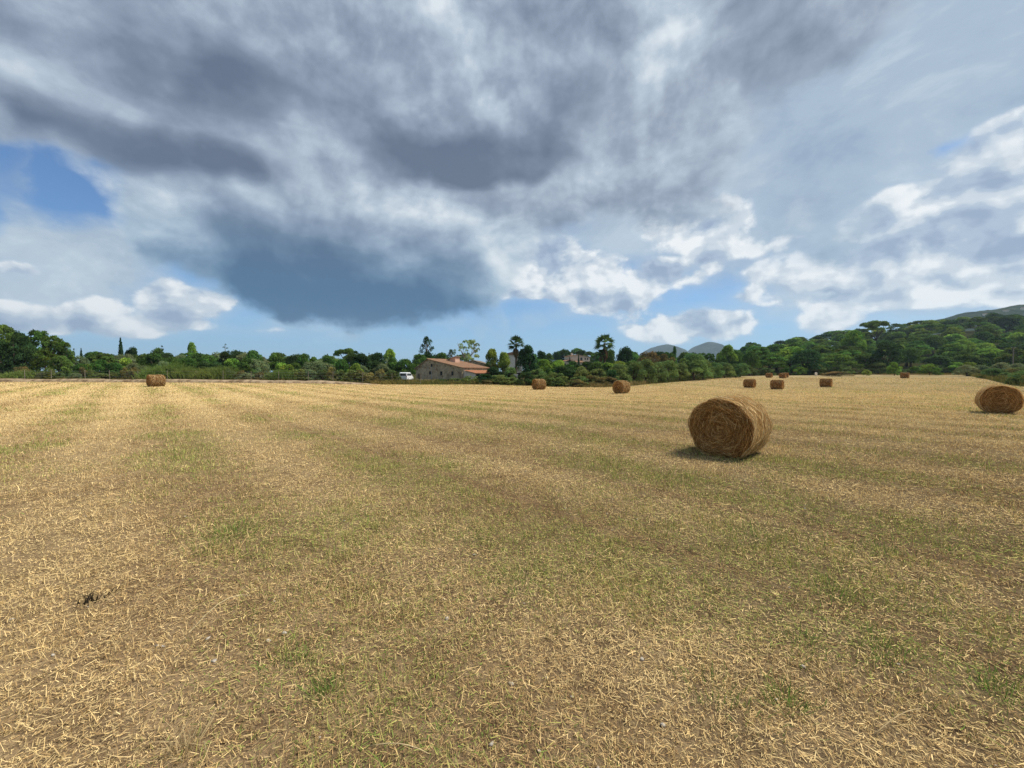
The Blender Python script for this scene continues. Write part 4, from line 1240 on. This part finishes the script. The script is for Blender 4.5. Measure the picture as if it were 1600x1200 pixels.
# lean-to along the long side
m = MB(); m.prism([(W + 0.004, 0), (W + 2.4, 0), (W + 2.4, 2.05), (W + 0.004, 2.45)], 0.5, 8.0); m.build('lean_to', PLASTER, house, label='white plastered lean-to')
tiled_slope('lean_to_roof', (W + 2.85, 0.2, 2.03), (W + 2.85, 8.5, 2.03), (W + 0.37, 8.5, 2.55), (W + 0.37, 0.2, 2.55), TILE_NEW, house, label='bright orange tiled lean-to roof')
for y0, y1, mt, nm in ((1.0, 2.1, INNER_SHADE, 'doorway_shade_panel'), (4.4, 6.0, INNER_SHADE, 'doorway_shade_panel'), (2.6, 3.5, METAL, 'shutter')):
    m = MB(); m.box(W + 2.38, W + 2.43, y0, y1, 0.1, 1.85); m.build(nm, mt, house)  # nothing is cut: dark panels paint the shaded inside of each doorway
# low wall before the gable
m = MB(); m.box(2.0, 5.2, -2.2, -1.9, 0, 0.75); m.box(1.95, 5.25, -2.3, -1.8, 0.75, 0.85)
lw = m.build('garden_wall', STONE, label='low stone wall with flat coping in front of the farmhouse gable', category='wall')
lw.matrix_world = Matrix.Translation((fx, fy, fz)) @ Matrix.Rotation(R(-30), 4, 'Z')

# outbuilding behind
ob = link(bpy.data.objects.new('stone_outbuilding', None), label='plain stone outbuilding with shallow gable peeping over the farmhouse roof', category='building')
ob.location = (-11.6, 91, float(terr(-8, 92)) - 0.2); ob.rotation_euler = (0, 0, R(-8))
m = MB(); m.prism([(0, 0), (7.2, 0), (7.2, 3.35), (2.9, 4.75), (0, 4.0)], 0, 7); m.build('wall', STONE, ob)
tiled_slope('roof_slope', (7.6, -0.3, 3.30), (7.6, 7.3, 3.30), (2.9, 7.3, 4.84), (2.9, -0.3, 4.84), TILE_GREY, ob)
tiled_slope('roof_slope', (-0.3, 7.3, 4.0), (-0.3, -0.3, 4.0), (2.9, -0.3, 4.84), (2.9, 7.3, 4.84), TILE_GREY, ob)
m = MB(); m.box(5.9, 6.5, -0.03, 0.02, 1.8, 3.0); m.build('shutter', PLASTER, ob)

# open shed and little white pump house beside it
sh = link(bpy.data.objects.new('open_shed', None), label='grey roofed open shed on posts between outbuilding and dense dark tree', category='shed')
sh.location = (-2.6, 74.5, float(terr(-2, 75)) - 0.1); sh.rotation_euler = (0, 0, R(6))
m = MB(); m.prism([(-0.3, 2.05), (4.9, 2.35), (4.9, 2.45), (-0.3, 2.15)], -0.3, 3.3); m.build('roof', WOOD, sh)
for q, (x_, y_) in enumerate(((0, 0), (2.3, 0), (4.6, 0), (0, 3), (4.6, 3))):
    m = MB(); m.box(x_ - 0.07, x_ + 0.07, y_ - 0.07, y_ + 0.07, 0, 2.08); m.build('post', BARK_PALE, sh)
m = MB(); m.box(0.1, 4.5, 2.85, 2.93, 0, 2.0); m.build('back_wall', INNER_SHADE, sh)  # wall coloured near black, the shed's inner shade painted on
ph_ = link(bpy.data.objects.new('pump_house', None), label='tiny white plastered hut standing by the open shed', category='hut')
ph_.location = (0.3, 73, float(terr(0, 73)) - 0.1)
m = MB(); m.box(0, 0.75, 0, 0.8, 0, 1.7); m.build('wall', PLASTER, ph_)
m = MB(); m.box(-0.08, 0.83, -0.08, 0.88, 1.7, 1.78); m.build('roof', PLASTER, ph_)
m = MB(); m.box(0.18, 0.55, -0.03, 0.01, 0.1, 1.4); m.build('door', WOOD, ph_)

# ------------------------------------------------------------------ villa on the rise behind
vl = link(bpy.data.objects.new('villa', None), label='pale two-storey villa with tiled roofs among the trees near the tall palm', category='house')
vz = float(terr(28, 172)); vl.location = (25.5, 172, vz); vl.rotation_euler = (0, 0, R(14))
hh = 9.3 - vz
m = MB(); m.prism([(0, 0), (8.6, 0), (8.6, hh - 0.9), (3.0, hh + 0.0), (0, hh - 0.4)], 0, 8); m.build('wall', OCHRE, vl)
tiled_slope('roof_slope', (9.1, -0.4, hh - 0.93), (9.1, 8.4, hh - 0.93), (3.0, 8.4, hh + 0.08), (3.0, -0.4, hh + 0.08), TILE_GREY, vl, 0.4)
tiled_slope('roof_slope', (-0.4, 8.4, hh - 0.42), (-0.4, -0.4, hh - 0.42), (3.0, -0.4, hh + 0.08), (3.0, 8.4, hh + 0.08), TILE, vl, 0.4)
m = MB(); m.box(-5.2, -0.004, -1.6, 5.5, 0, hh - 3.2); m.build('lower_wing', OCHRE, vl)
m = MB(); m.box(0.1, 4.3, -3.0, -0.004, 0, hh - 3.2); m.build('front_wing', OCHRE, vl)
tiled_slope('wing_roof', (-5.8, 6.0, hh - 3.35), (-5.8, -2.1, hh - 3.35), (-0.1, -2.1, hh - 1.9), (-0.1, 6.0, hh - 1.9), TILE, vl, 0.4)
tiled_slope('wing_roof', (-0.2, -3.5, hh - 3.3), (4.7, -3.5, hh - 3.3), (4.7, -0.05, hh - 2.5), (-0.2, -0.05, hh - 2.5), TILE, vl, 0.4)
for wx, wz, ww, wh in ((4.6, hh - 2.6, 1.0, 1.5), (6.4, hh - 2.1, 0.6, 0.8), (7.5, hh - 2.1, 0.6, 0.8)): window(vl, wx, 0, wz, ww, wh)
window(vl, -3.6, -1.6, hh - 4.8, 0.9, 1.0)
m = MB(); m.box(5.2, 9.6, -2.4, -0.004, hh - 3.4, hh - 3.2); m.build('porch_roof', WOOD, vl)
for x_ in (5.5, 9.3):
    m = MB(); m.box(x_ - 0.12, x_ + 0.12, -2.2, -1.96, 0, hh - 3.4); m.build('porch_post', PLASTER, vl)
m = MB(); m.box(5.2, 8.4, -0.03, 0.01, hh - 5.4, hh - 3.5); m.build('porch_shade_panel', INNER_SHADE, vl)  # solid dark panel, shade under the porch put into its colour
m = MB(); m.box(1.2, 1.9, 3.0, 3.7, hh - 0.6, hh + 0.9); m.build('chimney', OCHRE, vl)

# small pale walls that show between the trees
for px_, y_, Y, w_, lab in ((232, 559, 112, 2.2, 'white house corner showing through the trees beside the twin-tipped conifer'), (381, 560, 110, 2.6, 'low pale roofline of a house among trees past the layered dark tree'),
                            (800, 552, 125, 3.2, 'pale house corner showing under the skirt of the first palm')):
    X = (px_ - 800) / FPX * Y; z = float(terr(X, Y)); h = (HOR - y_) / FPX * Y + CAM_Z - z
    o = link(bpy.data.objects.new('distant_house', None), label=lab, category='house'); o.location = (X - w_, Y, z)
    m = MB(); m.box(0, 2 * w_, 0, 5, 0, h - 0.5); m.build('wall', PLASTER, o)
    m = MB(); m.prism([(-0.3, h - 0.5), (2 * w_ + 0.3, h - 0.5), (w_, h + 0.4)], -0.3, 5.3); m.build('roof', TILE, o)

# ------------------------------------------------------------------ white van by the farmhouse
WHITE = rough_mat('white_van_paint', (0.80, 0.81, 0.82), (0.76, 0.77, 0.78), 1.0, 0.35)
RUBBER = rough_mat('rubber', (0.02, 0.02, 0.02), (0.03, 0.03, 0.03), 6)
van = link(bpy.data.objects.new('white_van', None), label='white panel van parked at the end of the farmhouse under the olive tree', category='van')
van.location = ((635 - 800) / FPX * 80, 80, float(terr(-21, 80)) + 0.12); van.rotation_euler = (0, 0, R(86)); van.scale = (0.9, 0.9, 0.9)
bm_ = bmesh.new()
prof = [(-2.15, 0.35), (2.1, 0.35), (2.2, 0.62), (2.16, 0.95), (1.25, 1.16), (0.72, 1.80), (0.3, 1.92), (-1.9, 1.94), (-2.12, 1.80), (-2.2, 0.8)]
vs = [[bm_.verts.new((x, y * (1 if z < 1.2 else 0.9), z)) for x, z in prof] for y in (-0.88, 0.88)]
bm_.faces.new(vs[0]); bm_.faces.new(vs[1][::-1])
for q in range(len(prof)): bm_.faces.new((vs[0][(q + 1) % len(prof)], vs[0][q], vs[1][q], vs[1][(q + 1) % len(prof)]))
bmesh.ops.bevel(bm_, geom=bm_.edges[:], offset=0.06, segments=2, affect='EDGES')
bmesh.ops.recalc_face_normals(bm_, faces=bm_.faces[:])
me = bpy.data.meshes.new('body'); bm_.to_mesh(me); bm_.free(); me.materials.append(WHITE)
link(bpy.data.objects.new('body', me), van)
for s_ in (-1, 1):
    for x0, x1 in ((-1.85, -0.95), (-0.8, 0.0), (0.1, 0.78)):
        m = MB(); m.box(x0, x1, s_ * 0.84 - 0.02, s_ * 0.84 + 0.02, 1.22, 1.68); m.build('side_window', GLASS, van)
    for x in (-1.4, 1.35):
        m = MB(); m.tube([(x, s_ * 0.70, 0.32), (x, s_ * 0.90, 0.32)], [0.32, 0.32], 16); wh_ = m.build('wheel', RUBBER, van)
        m = MB(); m.tube([(x, s_ * 0.89, 0.32), (x, s_ * 0.915, 0.32)], [0.19, 0.19], 12); m.build('rim', METAL, wh_)
m = MB(); m.face([(1.24, -0.70, 1.23), (1.24, 0.70, 1.23), (0.83, 0.66, 1.74), (0.83, -0.66, 1.74)]); w_ = m.build('windscreen', GLASS, van); w_.location = (0.03, 0, 0.03)
m = MB(); m.box(-2.19, -2.14, -0.62, 0.62, 1.20, 1.68); m.build('rear_window', GLASS, van)
for s_ in (-1, 1):
    m = MB(); m.box(-2.22, -2.15, s_ * 0.76 - 0.06, s_ * 0.76 + 0.06, 0.85, 1.2); m.build('tail_light', rough_mat('red_lamp', (0.3, 0.02, 0.02), (0.25, 0.02, 0.02), 1, 0.3), van)
    m = MB(); m.box(2.12, 2.2, s_ * 0.62 - 0.14, s_ * 0.62 + 0.14, 0.68, 0.85); m.build('headlight', METAL, van)

# ------------------------------------------------------------------ earth bank and wire fence on the left
EARTH = rough_mat('dry_earth', (0.40, 0.30, 0.19), (0.17, 0.115, 0.065), 1.4, 0.95, 0.8, 9)
xs = np.linspace(-140, -19, 220); V = []
for x in xs:
    hgt = 0.42 * min(1, (-19 - x) / 8 + 0.05) * (0.8 + 0.4 * float(vnoise(np.array(x * 0.5), np.array(0.0), 4))); z = float(terr(x, 56.5))
    yb = 56.1 + 0.25 * (float(vnoise(np.array(x * 0.9), np.array(3.0), 8)) - 0.5)
    V += [(x, yb, z - 0.12), (x, yb + 0.14, z + hgt * 0.6), (x, yb + 0.5, z + hgt), (x, yb + 2.3, z + hgt * 0.95), (x, yb + 3.8, z - 0.1)]
F = [(q * 5 + r, (q + 1) * 5 + r, (q + 1) * 5 + r + 1, q * 5 + r + 1) for q in range(len(xs) - 1) for r in range(4)]
link(bpy.data.objects.new('earth_bank', mesh_np('earth_bank', V, F, EARTH, None, False)), kind='structure')

fence = link(bpy.data.objects.new('wire_fence', None), label='wire fence on thin pale posts running along the earth bank', category='fence'); fence.location = (0, 60.2, 0)
gw = np.random.default_rng(3); heads = []
for q in range(16):
    x = -77.5 + 4.25 * q + gw.normal(0, 0.15); z = float(terr(x, 60.2)); h = 1.75 + gw.normal(0, 0.06); heads.append((x, z))
    m = MB(); m.tube([(x, 0, z - 0.3), (x + gw.normal(0, 0.04), 0, z + h)], [0.036, 0.032], 7); m.build('post', BARK_PALE, fence)
for hw in (0.35, 0.75, 1.15, 1.55):
    m = MB(); m.tube([(x, -0.06, z + hw) for x, z in heads], [0.008] * len(heads), 4); m.build('wire', METAL, fence)

# utility pole and the white marker at the far edge
pole = link(bpy.data.objects.new('utility_pole', None), label='grey wooden utility pole standing in front of the hillside wood', category='pole')
X, Y = (1582 - 800) / FPX * 108, 108.0; z = float(terr(X, Y)); pole.location = (X, Y, z)
ht = (HOR - 542) / FPX * Y + CAM_Z - z
m = MB(); m.tube([(0, 0, -0.3), (0, 0, ht)], [0.17, 0.12], 8); m.build('shaft', BARK_PALE, pole)
m = MB(); m.box(-0.6, 0.6, -0.06, 0.06, ht - 0.45, ht - 0.33); m.build('crossarm', WOOD, pole)
for x_ in (-0.5, 0.0, 0.5):
    m = MB(); m.tube([(x_, 0, ht - 0.33), (x_, 0, ht - 0.17)], [0.04, 0.055], 6); m.build('insulator', PLASTER, pole)
X, Y = (1275 - 800) / FPX * 112, 112.0
mk = link(bpy.data.objects.new('boundary_marker', None), label='small white boundary post at the far edge of the stubble', category='post'); mk.location = (X, Y, float(terr(X, Y)))
m = MB(); m.box(-0.22, 0.22, -0.2, 0.2, -0.1, 0.75); m.build('post', PLASTER, mk)
m = MB(); m.prism([(-0.26, 0.75), (0.26, 0.75), (0.0, 0.98)], -0.24, 0.24); m.build('cap', PLASTER, mk)

# ------------------------------------------------------------------ reeds, verge grass
def blades(name, pts, h, w, cols, mat, seed, lean=0.25, **props):
    g = np.random.default_rng(seed); n = len(pts)
    dv = unit(np.stack([g.normal(0, lean, n), g.normal(0, lean, n), np.ones(n)], 1)); a_ = g.random(n) * math.pi
    side = np.stack([np.cos(a_), np.sin(a_), np.zeros(n)], 1)
    bend = np.stack([g.normal(0, 0.2, n), g.normal(0, 0.2, n), -0.15 * np.abs(g.normal(0, 1, n))], 1) * h[:, None]
    v, f, k = ribbons(pts, dv, side, h, w, bend, 0.6)
    return mesh_np(name, v, f, mat, np.repeat(cols, k, 0))


def reed_bed(px_, wpx, top, Y, label, seed):
    g = np.random.default_rng(seed); X = (px_ - 800) / FPX * Y; n = 1500; hw = wpx / FPX * Y / 2
    x = g.normal(0, hw * 0.5, n); y = g.normal(0, 1.0, n); zb = float(terr(X, Y)); H = (HOR - top) / FPX * Y + CAM_Z - zb
    h = H * g.uniform(0.45, 1.0, n) * np.exp(-(x / hw) ** 2 * 0.5)
    t = g.uniform(0.6, 1.4, (n, 1)) * np.array([[1.0, 1.0, 1.0]])
    o = link(bpy.data.objects.new('reed_clump', None), label=label, category='reeds', group='reed clumps behind the fence'); o.location = (X, Y, zb)
    link(bpy.data.objects.new('leaf_blades', blades('leaf_blades', np.stack([x, y, 0 * x], 1), h, g.uniform(0.06, 0.13, n), t, G_REED, seed)), o, kind='stuff')
    nc = 160; xc = g.normal(0, hw * 0.5, nc); hc = H * g.uniform(0.5, 0.9, nc)
    link(bpy.data.objects.new('canes', blades('canes', np.stack([xc, g.normal(0, 0.9, nc), 0 * xc], 1), hc, np.full(nc, 0.05), np.full((nc, 3), 0.9), G_REED, seed + 5, 0.1)), o, kind='stuff')


for q, (px_, w_, top, Y, lb) in enumerate([(247, 22, 569, 62.5, 'bright green reed clump directly behind the orange brown bale'), (272, 26, 563, 63.5, 'tallest bright green reed clump, below the yellowish upright tree'),
                                           (299, 20, 571, 63, 'bright reed clump beside the tallest reeds'), (330, 22, 571, 62.5, 'yellow green reed clump standing apart from the tall reeds'),
                                           (353, 20, 569, 62.5, 'yellow green reed clump below the layered dark tree'), (40, 26, 575, 61.8, 'light green reed clump in front of the dense wood'), (442, 24, 574, 63, 'lone light green reed clump far along the fence')]):
    reed_bed(px_, w_, top, Y, lb, 300 + q)

VERGE = leaf_mat('verge_grass_leaf', (0.19, 0.165, 0.058), 0.3, 0.0)


def strip_grass(x0, y0, x1, y1, depth, n, hmin, hmax, seed, tintA, tintB):
    g = np.random.default_rng(seed); t = g.random(n); o_ = g.random(n) * depth
    L = math.hypot(x1 - x0, y1 - y0); nx_, ny_ = -(y1 - y0) / L, (x1 - x0) / L
    x = x0 + (x1 - x0) * t + nx_ * o_; y = y0 + (y1 - y0) * t + ny_ * o_
    h = g.uniform(hmin, hmax, n) * (0.5 + fbm(x * 0.4, y * 0.4, 3, seed)); m_ = fbm(x * 0.25, y * 0.25, 3, seed + 1)[:, None]
    k = np.clip((m_ - 0.35) * 3.0 + g.normal(0, 0.2, (n, 1)), 0, 1)
    return np.stack([x, y, terr(x, y)], 1), h, g.uniform(0.03, 0.08, n), np.array(tintA) * (1 - k) + np.array(tintB) * k


V_ = []
for a in [(-135, 57.5, -18, 58.5, 6, 9000, 0.3, 0.8, 1, (1.2, 1.0, 1.1), (0.62, 0.66, 0.55)), (-20, 57.3, -8, 63.3, 5, 2600, 0.3, 0.9, 2, (1.5, 1.35, 1.2), (0.8, 0.95, 0.7)), (-8, 63.2, 0, 64.2, 5, 2200, 0.35, 0.9, 3, (1.2, 1.2, 1.0), (0.7, 0.9, 0.7)),
          (0, 64.2, 5, 56.2, 4, 2000, 0.3, 0.8, 4, (1.4, 1.3, 1.3), (0.7, 0.9, 0.7)), (5, 56.2, 12, 54.2, 5, 2600, 0.35, 0.85, 5, (2.0, 1.75, 2.0), (1.3, 1.25, 1.2)), (12, 54.2, 24, 70.2, 4, 3000, 0.3, 0.8, 6, (1.8, 1.6, 1.8), (0.8, 0.9, 0.7)),
          (24, 70.2, 66, 115.2, 3, 3500, 0.2, 0.5, 7, (1.3, 1.25, 1.0), (0.6, 0.8, 0.6)), (66, 115.3, 75, 122.2, 4, 1500, 0.2, 0.5, 8, (1.6, 1.3, 1.5), (0.8, 0.7, 0.6)), (75, 122.2, 105, 122.3, 5, 4000, 0.2, 0.55, 9, (1.4, 1.1, 1.2), (0.8, 0.75, 0.6)),
          (105, 122, 118, 105, 6, 2500, 0.25, 0.6, 10, (1.2, 1.0, 1.0), (0.7, 0.8, 0.6)), (118, 105, 63, 50, 16, 12000, 0.4, 1.0, 11, (0.9, 0.9, 0.7), (0.45, 0.62, 0.45)), (63, 50, 54, 30, 10, 3000, 0.4, 0.9, 12, (0.9, 0.9, 0.7), (0.45, 0.62, 0.45))]:
    V_.append(strip_grass(*a))
pts = np.vstack([v[0] for v in V_]); hs_ = np.concatenate([v[1] for v in V_]); ws_ = np.concatenate([v[2] for v in V_]); cs_ = np.vstack([v[3] for v in V_])
link(bpy.data.objects.new('verge_grass', blades('verge_grass', pts, hs_, ws_, cs_, VERGE, 9, 0.35)), kind='stuff', label='rough tall grass along the edges of the field', category='grass')

# ------------------------------------------------------------------ small things lying about in the near stubble
CHALK = rough_mat('pale_stone', (0.48, 0.43, 0.36), (0.34, 0.30, 0.24), 12, 0.9, 0.4, 30)
gs = np.random.default_rng(12); sv_, sf_ = [], []
ico = bmesh.new(); bmesh.ops.create_icosphere(ico, subdivisions=1, radius=1.0)
iv = np.array([v.co[:] for v in ico.verts]); if_ = np.array([[v.index for v in f.verts] for f in ico.faces]); ico.free()
for q in range(150):
    r_ = 1.6 + 10 * gs.random() ** 1.6; a_ = (gs.random() * 2 - 1) * 1.0; x, y = r_ * math.sin(a_), r_ * math.cos(a_)
    s_ = 0.006 + 0.012 * gs.random() ** 2.0
    v = iv * (s_ * (1 + 0.3 * gs.normal(0, 1, (len(iv), 1)))) * np.array([1.0, gs.uniform(0.6, 1), gs.uniform(0.4, 0.7)])
    sf_.append(if_ + len(iv) * q); sv_.append(v + np.array([x, y, float(terr(x, y)) + 0.004]))
link(bpy.data.objects.new('pebbles', mesh_np('pebbles', np.vstack(sv_), np.vstack(sf_), CHALK)), kind='stuff', label='small pale pebbles scattered in the stubble', category='pebbles')


def tuft(px_, py_, n, h, spread, colours, label, cat, name, seed, lean=0.5, wd=0.004, droop=0.3):
    g = np.random.default_rng(seed); Y = CAM_Z * FPX / (py_ - HOR); X = (px_ - 800) / FPX * Y
    o = bpy.data.objects.new(name, None); link(o, label=label, category=cat); o.location = (X, Y, float(terr(X, Y)))
    for part, k, (lo, hi) in (('blades', n, (0.5, 1.0)), ('short_blades', n, (0.2, 0.5))):
        x, y = g.normal(0, spread, k), g.normal(0, spread, k); hh_ = h * g.uniform(lo, hi, k)
        c = np.array(colours)[g.integers(0, len(colours), k)] * g.uniform(0.75, 1.25, (k, 1))
        link(bpy.data.objects.new(part, blades(part, np.stack([x, y, 0 * x], 1), hh_, np.full(k, wd) * g.uniform(0.7, 1.3, k), c, GRASS, seed, lean)), o, kind='stuff')


GR = [(0.16, 0.26, 0.05), (0.20, 0.30, 0.07), (0.12, 0.20, 0.04), (0.28, 0.30, 0.10)]
ST = [(0.62, 0.50, 0.28), (0.55, 0.42, 0.22), (0.45, 0.33, 0.17)]
BK = [(0.022, 0.02, 0.017), (0.035, 0.03, 0.022), (0.05, 0.04, 0.025)]
for a in [(135, 945, 26, 0.10, 0.05, BK, 'charred dark weed stump with short upright stems in the straw', 'weed', 'burnt_weed', 1, 0.45, 0.007),
          (275, 1190, 40, 0.20, 0.03, ST, 'pale dry grass tussock with long splayed stalks', 'tussock', 'dry_tussock', 2, 0.6, 0.0035),
          (360, 835, 170, 0.13, 0.16, GR, 'brightest green grass tuft beside the strewn brown stalks', 'grass tuft', 'grass_tuft', 3),
          (330, 860, 60, 0.10, 0.12, GR, 'smaller green tuft next to the brightest green tuft', 'grass tuft', 'grass_tuft', 4),
          (745, 845, 80, 0.10, 0.13, GR, 'compact green tuft alone in straw beyond the strewn stalks', 'grass tuft', 'grass_tuft', 5),
          (450, 1045, 90, 0.09, 0.10, GR, 'dark green flat tuft close to the pale dry tussock', 'grass tuft', 'grass_tuft', 6),
          (505, 1090, 60, 0.10, 0.05, GR, 'narrow upright green tuft near the flat dark green one', 'grass tuft', 'grass_tuft', 7),
          (805, 910, 90, 0.11, 0.14, GR, 'wide olive green tuft in the middle of the stubble', 'grass tuft', 'grass_tuft', 8),
          (1190, 838, 70, 0.12, 0.12, GR, 'green tuft in line with the large near bale', 'grass tuft', 'grass_tuft', 9),
          (1385, 860, 60, 0.10, 0.10, GR, 'small dark green tuft beyond the wheel track', 'grass tuft', 'grass_tuft', 10),
          (1300, 930, 80, 0.12, 0.12, GR, 'yellow green upright tuft beside the wheel track', 'grass tuft', 'grass_tuft', 11),
          (1260, 1010, 60, 0.08, 0.09, GR, 'low green tuft right on the wheel track', 'grass tuft', 'grass_tuft', 12),
          (1375, 1015, 70, 0.09, 0.10, GR, 'bushy green tuft at the edge of the wheel track', 'grass tuft', 'grass_tuft', 13),
          (1135, 1100, 70, 0.09, 0.12, GR, 'dark green tuft in trampled brown straw', 'grass tuft', 'grass_tuft', 14),
          (1240, 1110, 60, 0.12, 0.05, GR, 'thin upright green tuft next to the trampled straw', 'grass tuft', 'grass_tuft', 15),
          (1580, 1090, 70, 0.10, 0.08, GR, 'green tuft under flattened pale straw', 'grass tuft', 'grass_tuft', 16)]:
    tuft(*a)
DST = [(0.20, 0.11, 0.05), (0.28, 0.17, 0.08), (0.15, 0.08, 0.035)]
for q, (px_, py_, ang_, L, w_, cset, lab) in enumerate([(415, 845, -20, 0.55, 0.006, DST, 'brown stalk lying past the brightest green tuft'), (440, 852, -12, 0.5, 0.006, DST, 'darker brown stalk crossing the others by the green tuft'), (470, 858, -25, 0.45, 0.005, DST, 'short brown stalk at the end of the strewn ones'),
                                                         (270, 1020, 60, 0.42, 0.005, ST, 'long bent pale straw standing free above the tussock'), (570, 1185, -14, 0.30, 0.005, ST, 'thick pale straw lying flat by the pebbles'), (1380, 1165, 18, 0.35, 0.005, ST, 'arched pale straw beside the thin upright tuft')]):
    Y = CAM_Z * FPX / (py_ - HOR); X = (px_ - 800) / FPX * Y; m = MB(); a_ = R(ang_); zt = float(terr(X, Y))
    up_ = 0.16 if q == 3 else 0.05
    pts_ = [(L * t * math.cos(a_), L * t * math.sin(a_), 0.012 + up_ * math.sin(t * 2.4)) for t in np.linspace(0, 1, 7)]
    m.tube(pts_, [w_ * 0.5] * 6 + [w_ * 0.25], 5)
    mt = rough_mat('stalk', cset[q % 3], None, 30)
    o = m.build('straw_stalk', mt, None, True, label=lab, category='stalk'); o.location = (X, Y, zt)

# ------------------------------------------------------------------ far hills
def forest_far_mat(name, c1, c2, scale):
    m, nt, out = material(name)
    c = nt.nodes.new('ShaderNodeTexCoord').outputs['Object']
    n1 = Sk(noise(c, scale, 6, 0.7, dims='3D').outputs[0])
    v = nt.nodes.new('ShaderNodeTexVoronoi'); nt.links.new(c, v.inputs['Vector']); v.inputs['Scale'].default_value = scale * 5
    col_ = mixc(smooth(n1, 0.4, 0.62), c1, c2)
    d = node(nt, 'ShaderNodeBsdfDiffuse', Color=col_, Roughness=1.0)
    b = node(nt, 'ShaderNodeBump', Strength=1.0, Distance=3.0, Height=(1.0 - Sk(v.outputs['Distance']) + n1).s); nt.links.new(b.outputs[0], d.inputs['Normal'])
    nt.links.new(d.outputs[0], out.inputs[0])
    return m


FARWOOD = forest_far_mat('far_wood', (0.035, 0.055, 0.022), (0.075, 0.095, 0.040), 0.02)
FARHILL = forest_far_mat('far_heath', (0.030, 0.042, 0.024), (0.060, 0.070, 0.038), 0.008)


def hill(name, pts, Y, depth, mat, rough_, nx=160, ny=26, seed=0):
    """a real hill: crest height along x from where it shows, sloping away to front and back"""
    px_ = np.linspace(pts[0][0], pts[-1][0], nx); ys = np.interp(px_, [p[0] for p in pts], [p[1] for p in pts])
    k = np.ones(5) / 5; ys = np.convolve(np.pad(ys, 2, 'edge'), k, 'valid')
    X = (px_ - 800) / FPX * Y; H = (HOR - ys) / FPX * Y + CAM_Z
    t = np.linspace(-1, 1, ny)
    XX, TT = np.meshgrid(X, t); HH = np.broadcast_to(H, XX.shape)
    Z = HH * np.cos(TT * math.pi / 2) ** 1.2
    Z = Z + rough_ * (fbm(XX / (rough_ * 6) + seed, TT * depth / (rough_ * 6), 4, seed) - 0.5) * 2 * np.cos(TT * math.pi / 2)
    v = np.stack([XX.ravel(), (Y + TT * depth).ravel(), (Z - 3).ravel()], 1)
    i, j = np.meshgrid(np.arange(ny - 1), np.arange(nx - 1), indexing='ij'); a = (i * nx + j).ravel()
    return link(bpy.data.objects.new(name, mesh_np(name, v, np.stack([a, a + 1, a + nx + 1, a + nx], 1), mat, None, True)), kind='structure')


hill('far_hill', [(990, 590), (1008, 550), (1018, 543), (1030, 539), (1040, 538), (1054, 544), (1070, 556), (1090, 590)], 3300, 700, FARHILL, 9, seed=1)
hill('far_hill', [(1050, 590), (1075, 551), (1085, 544), (1097, 537), (1107, 534), (1118, 538), (1132, 546), (1150, 560), (1180, 590)], 3000, 600, FARHILL, 9, seed=2)
hill('wooded_ridge', [(1330, 560), (1400, 520), (1450, 500), (1480, 494), (1510, 488), (1540, 483), (1570, 479), (1600, 474), (1660, 468), (1740, 466), (1850, 480), (2000, 540), (2100, 590)], 900, 260, FARWOOD, 5, 240, 40, seed=3)
for px_, py_, lab in ((1529, 489, 'white speck of a house on the shoulder of the far ridge'), (1560, 485, 'pale house near the crest of the far ridge'), (1587, 482, 'pale house highest on the far ridge')):
    Y = 860.0; X = (px_ - 800) / FPX * Y
    H = (HOR - np.interp(px_ * 860 / 900 + 800 * 40 / 900, [1480, 1510, 1540, 1570, 1600], [494, 488, 483, 479, 474])) / FPX * 900 + CAM_Z
    z = H * math.cos(40 / 260 * math.pi / 2) ** 1.2 - 3
    o = link(bpy.data.objects.new('ridge_house', None), label=lab, category='house'); o.location = (X, Y - 9, z - 5)
    m = MB(); m.box(-3.5, 3.5, -3, 3, 0, 5.0); m.build('wall', PLASTER, o)
    m = MB(); m.prism([(-4, 5.0), (4, 5.0), (0, 6.4)], -3.4, 3.4); m.build('roof', TILE, o)

# ------------------------------------------------------------------ haze
m, nt, out = material('haze')
pv = nt.nodes.new('ShaderNodeVolumePrincipled')
pv.inputs['Color'].default_value = (0.62, 0.82, 1.0, 1); pv.inputs['Density'].default_value = 0.00013; pv.inputs['Anisotropy'].default_value = 0.2
nt.links.new(pv.outputs[0], out.inputs['Volume'])
mbx = MB(); mbx.box(-5400, 5400, -5400, 5400, -8, 262)
hz_ = mbx.build('haze', m, kind='stuff', label='pale blue summer haze over the land', category='haze')
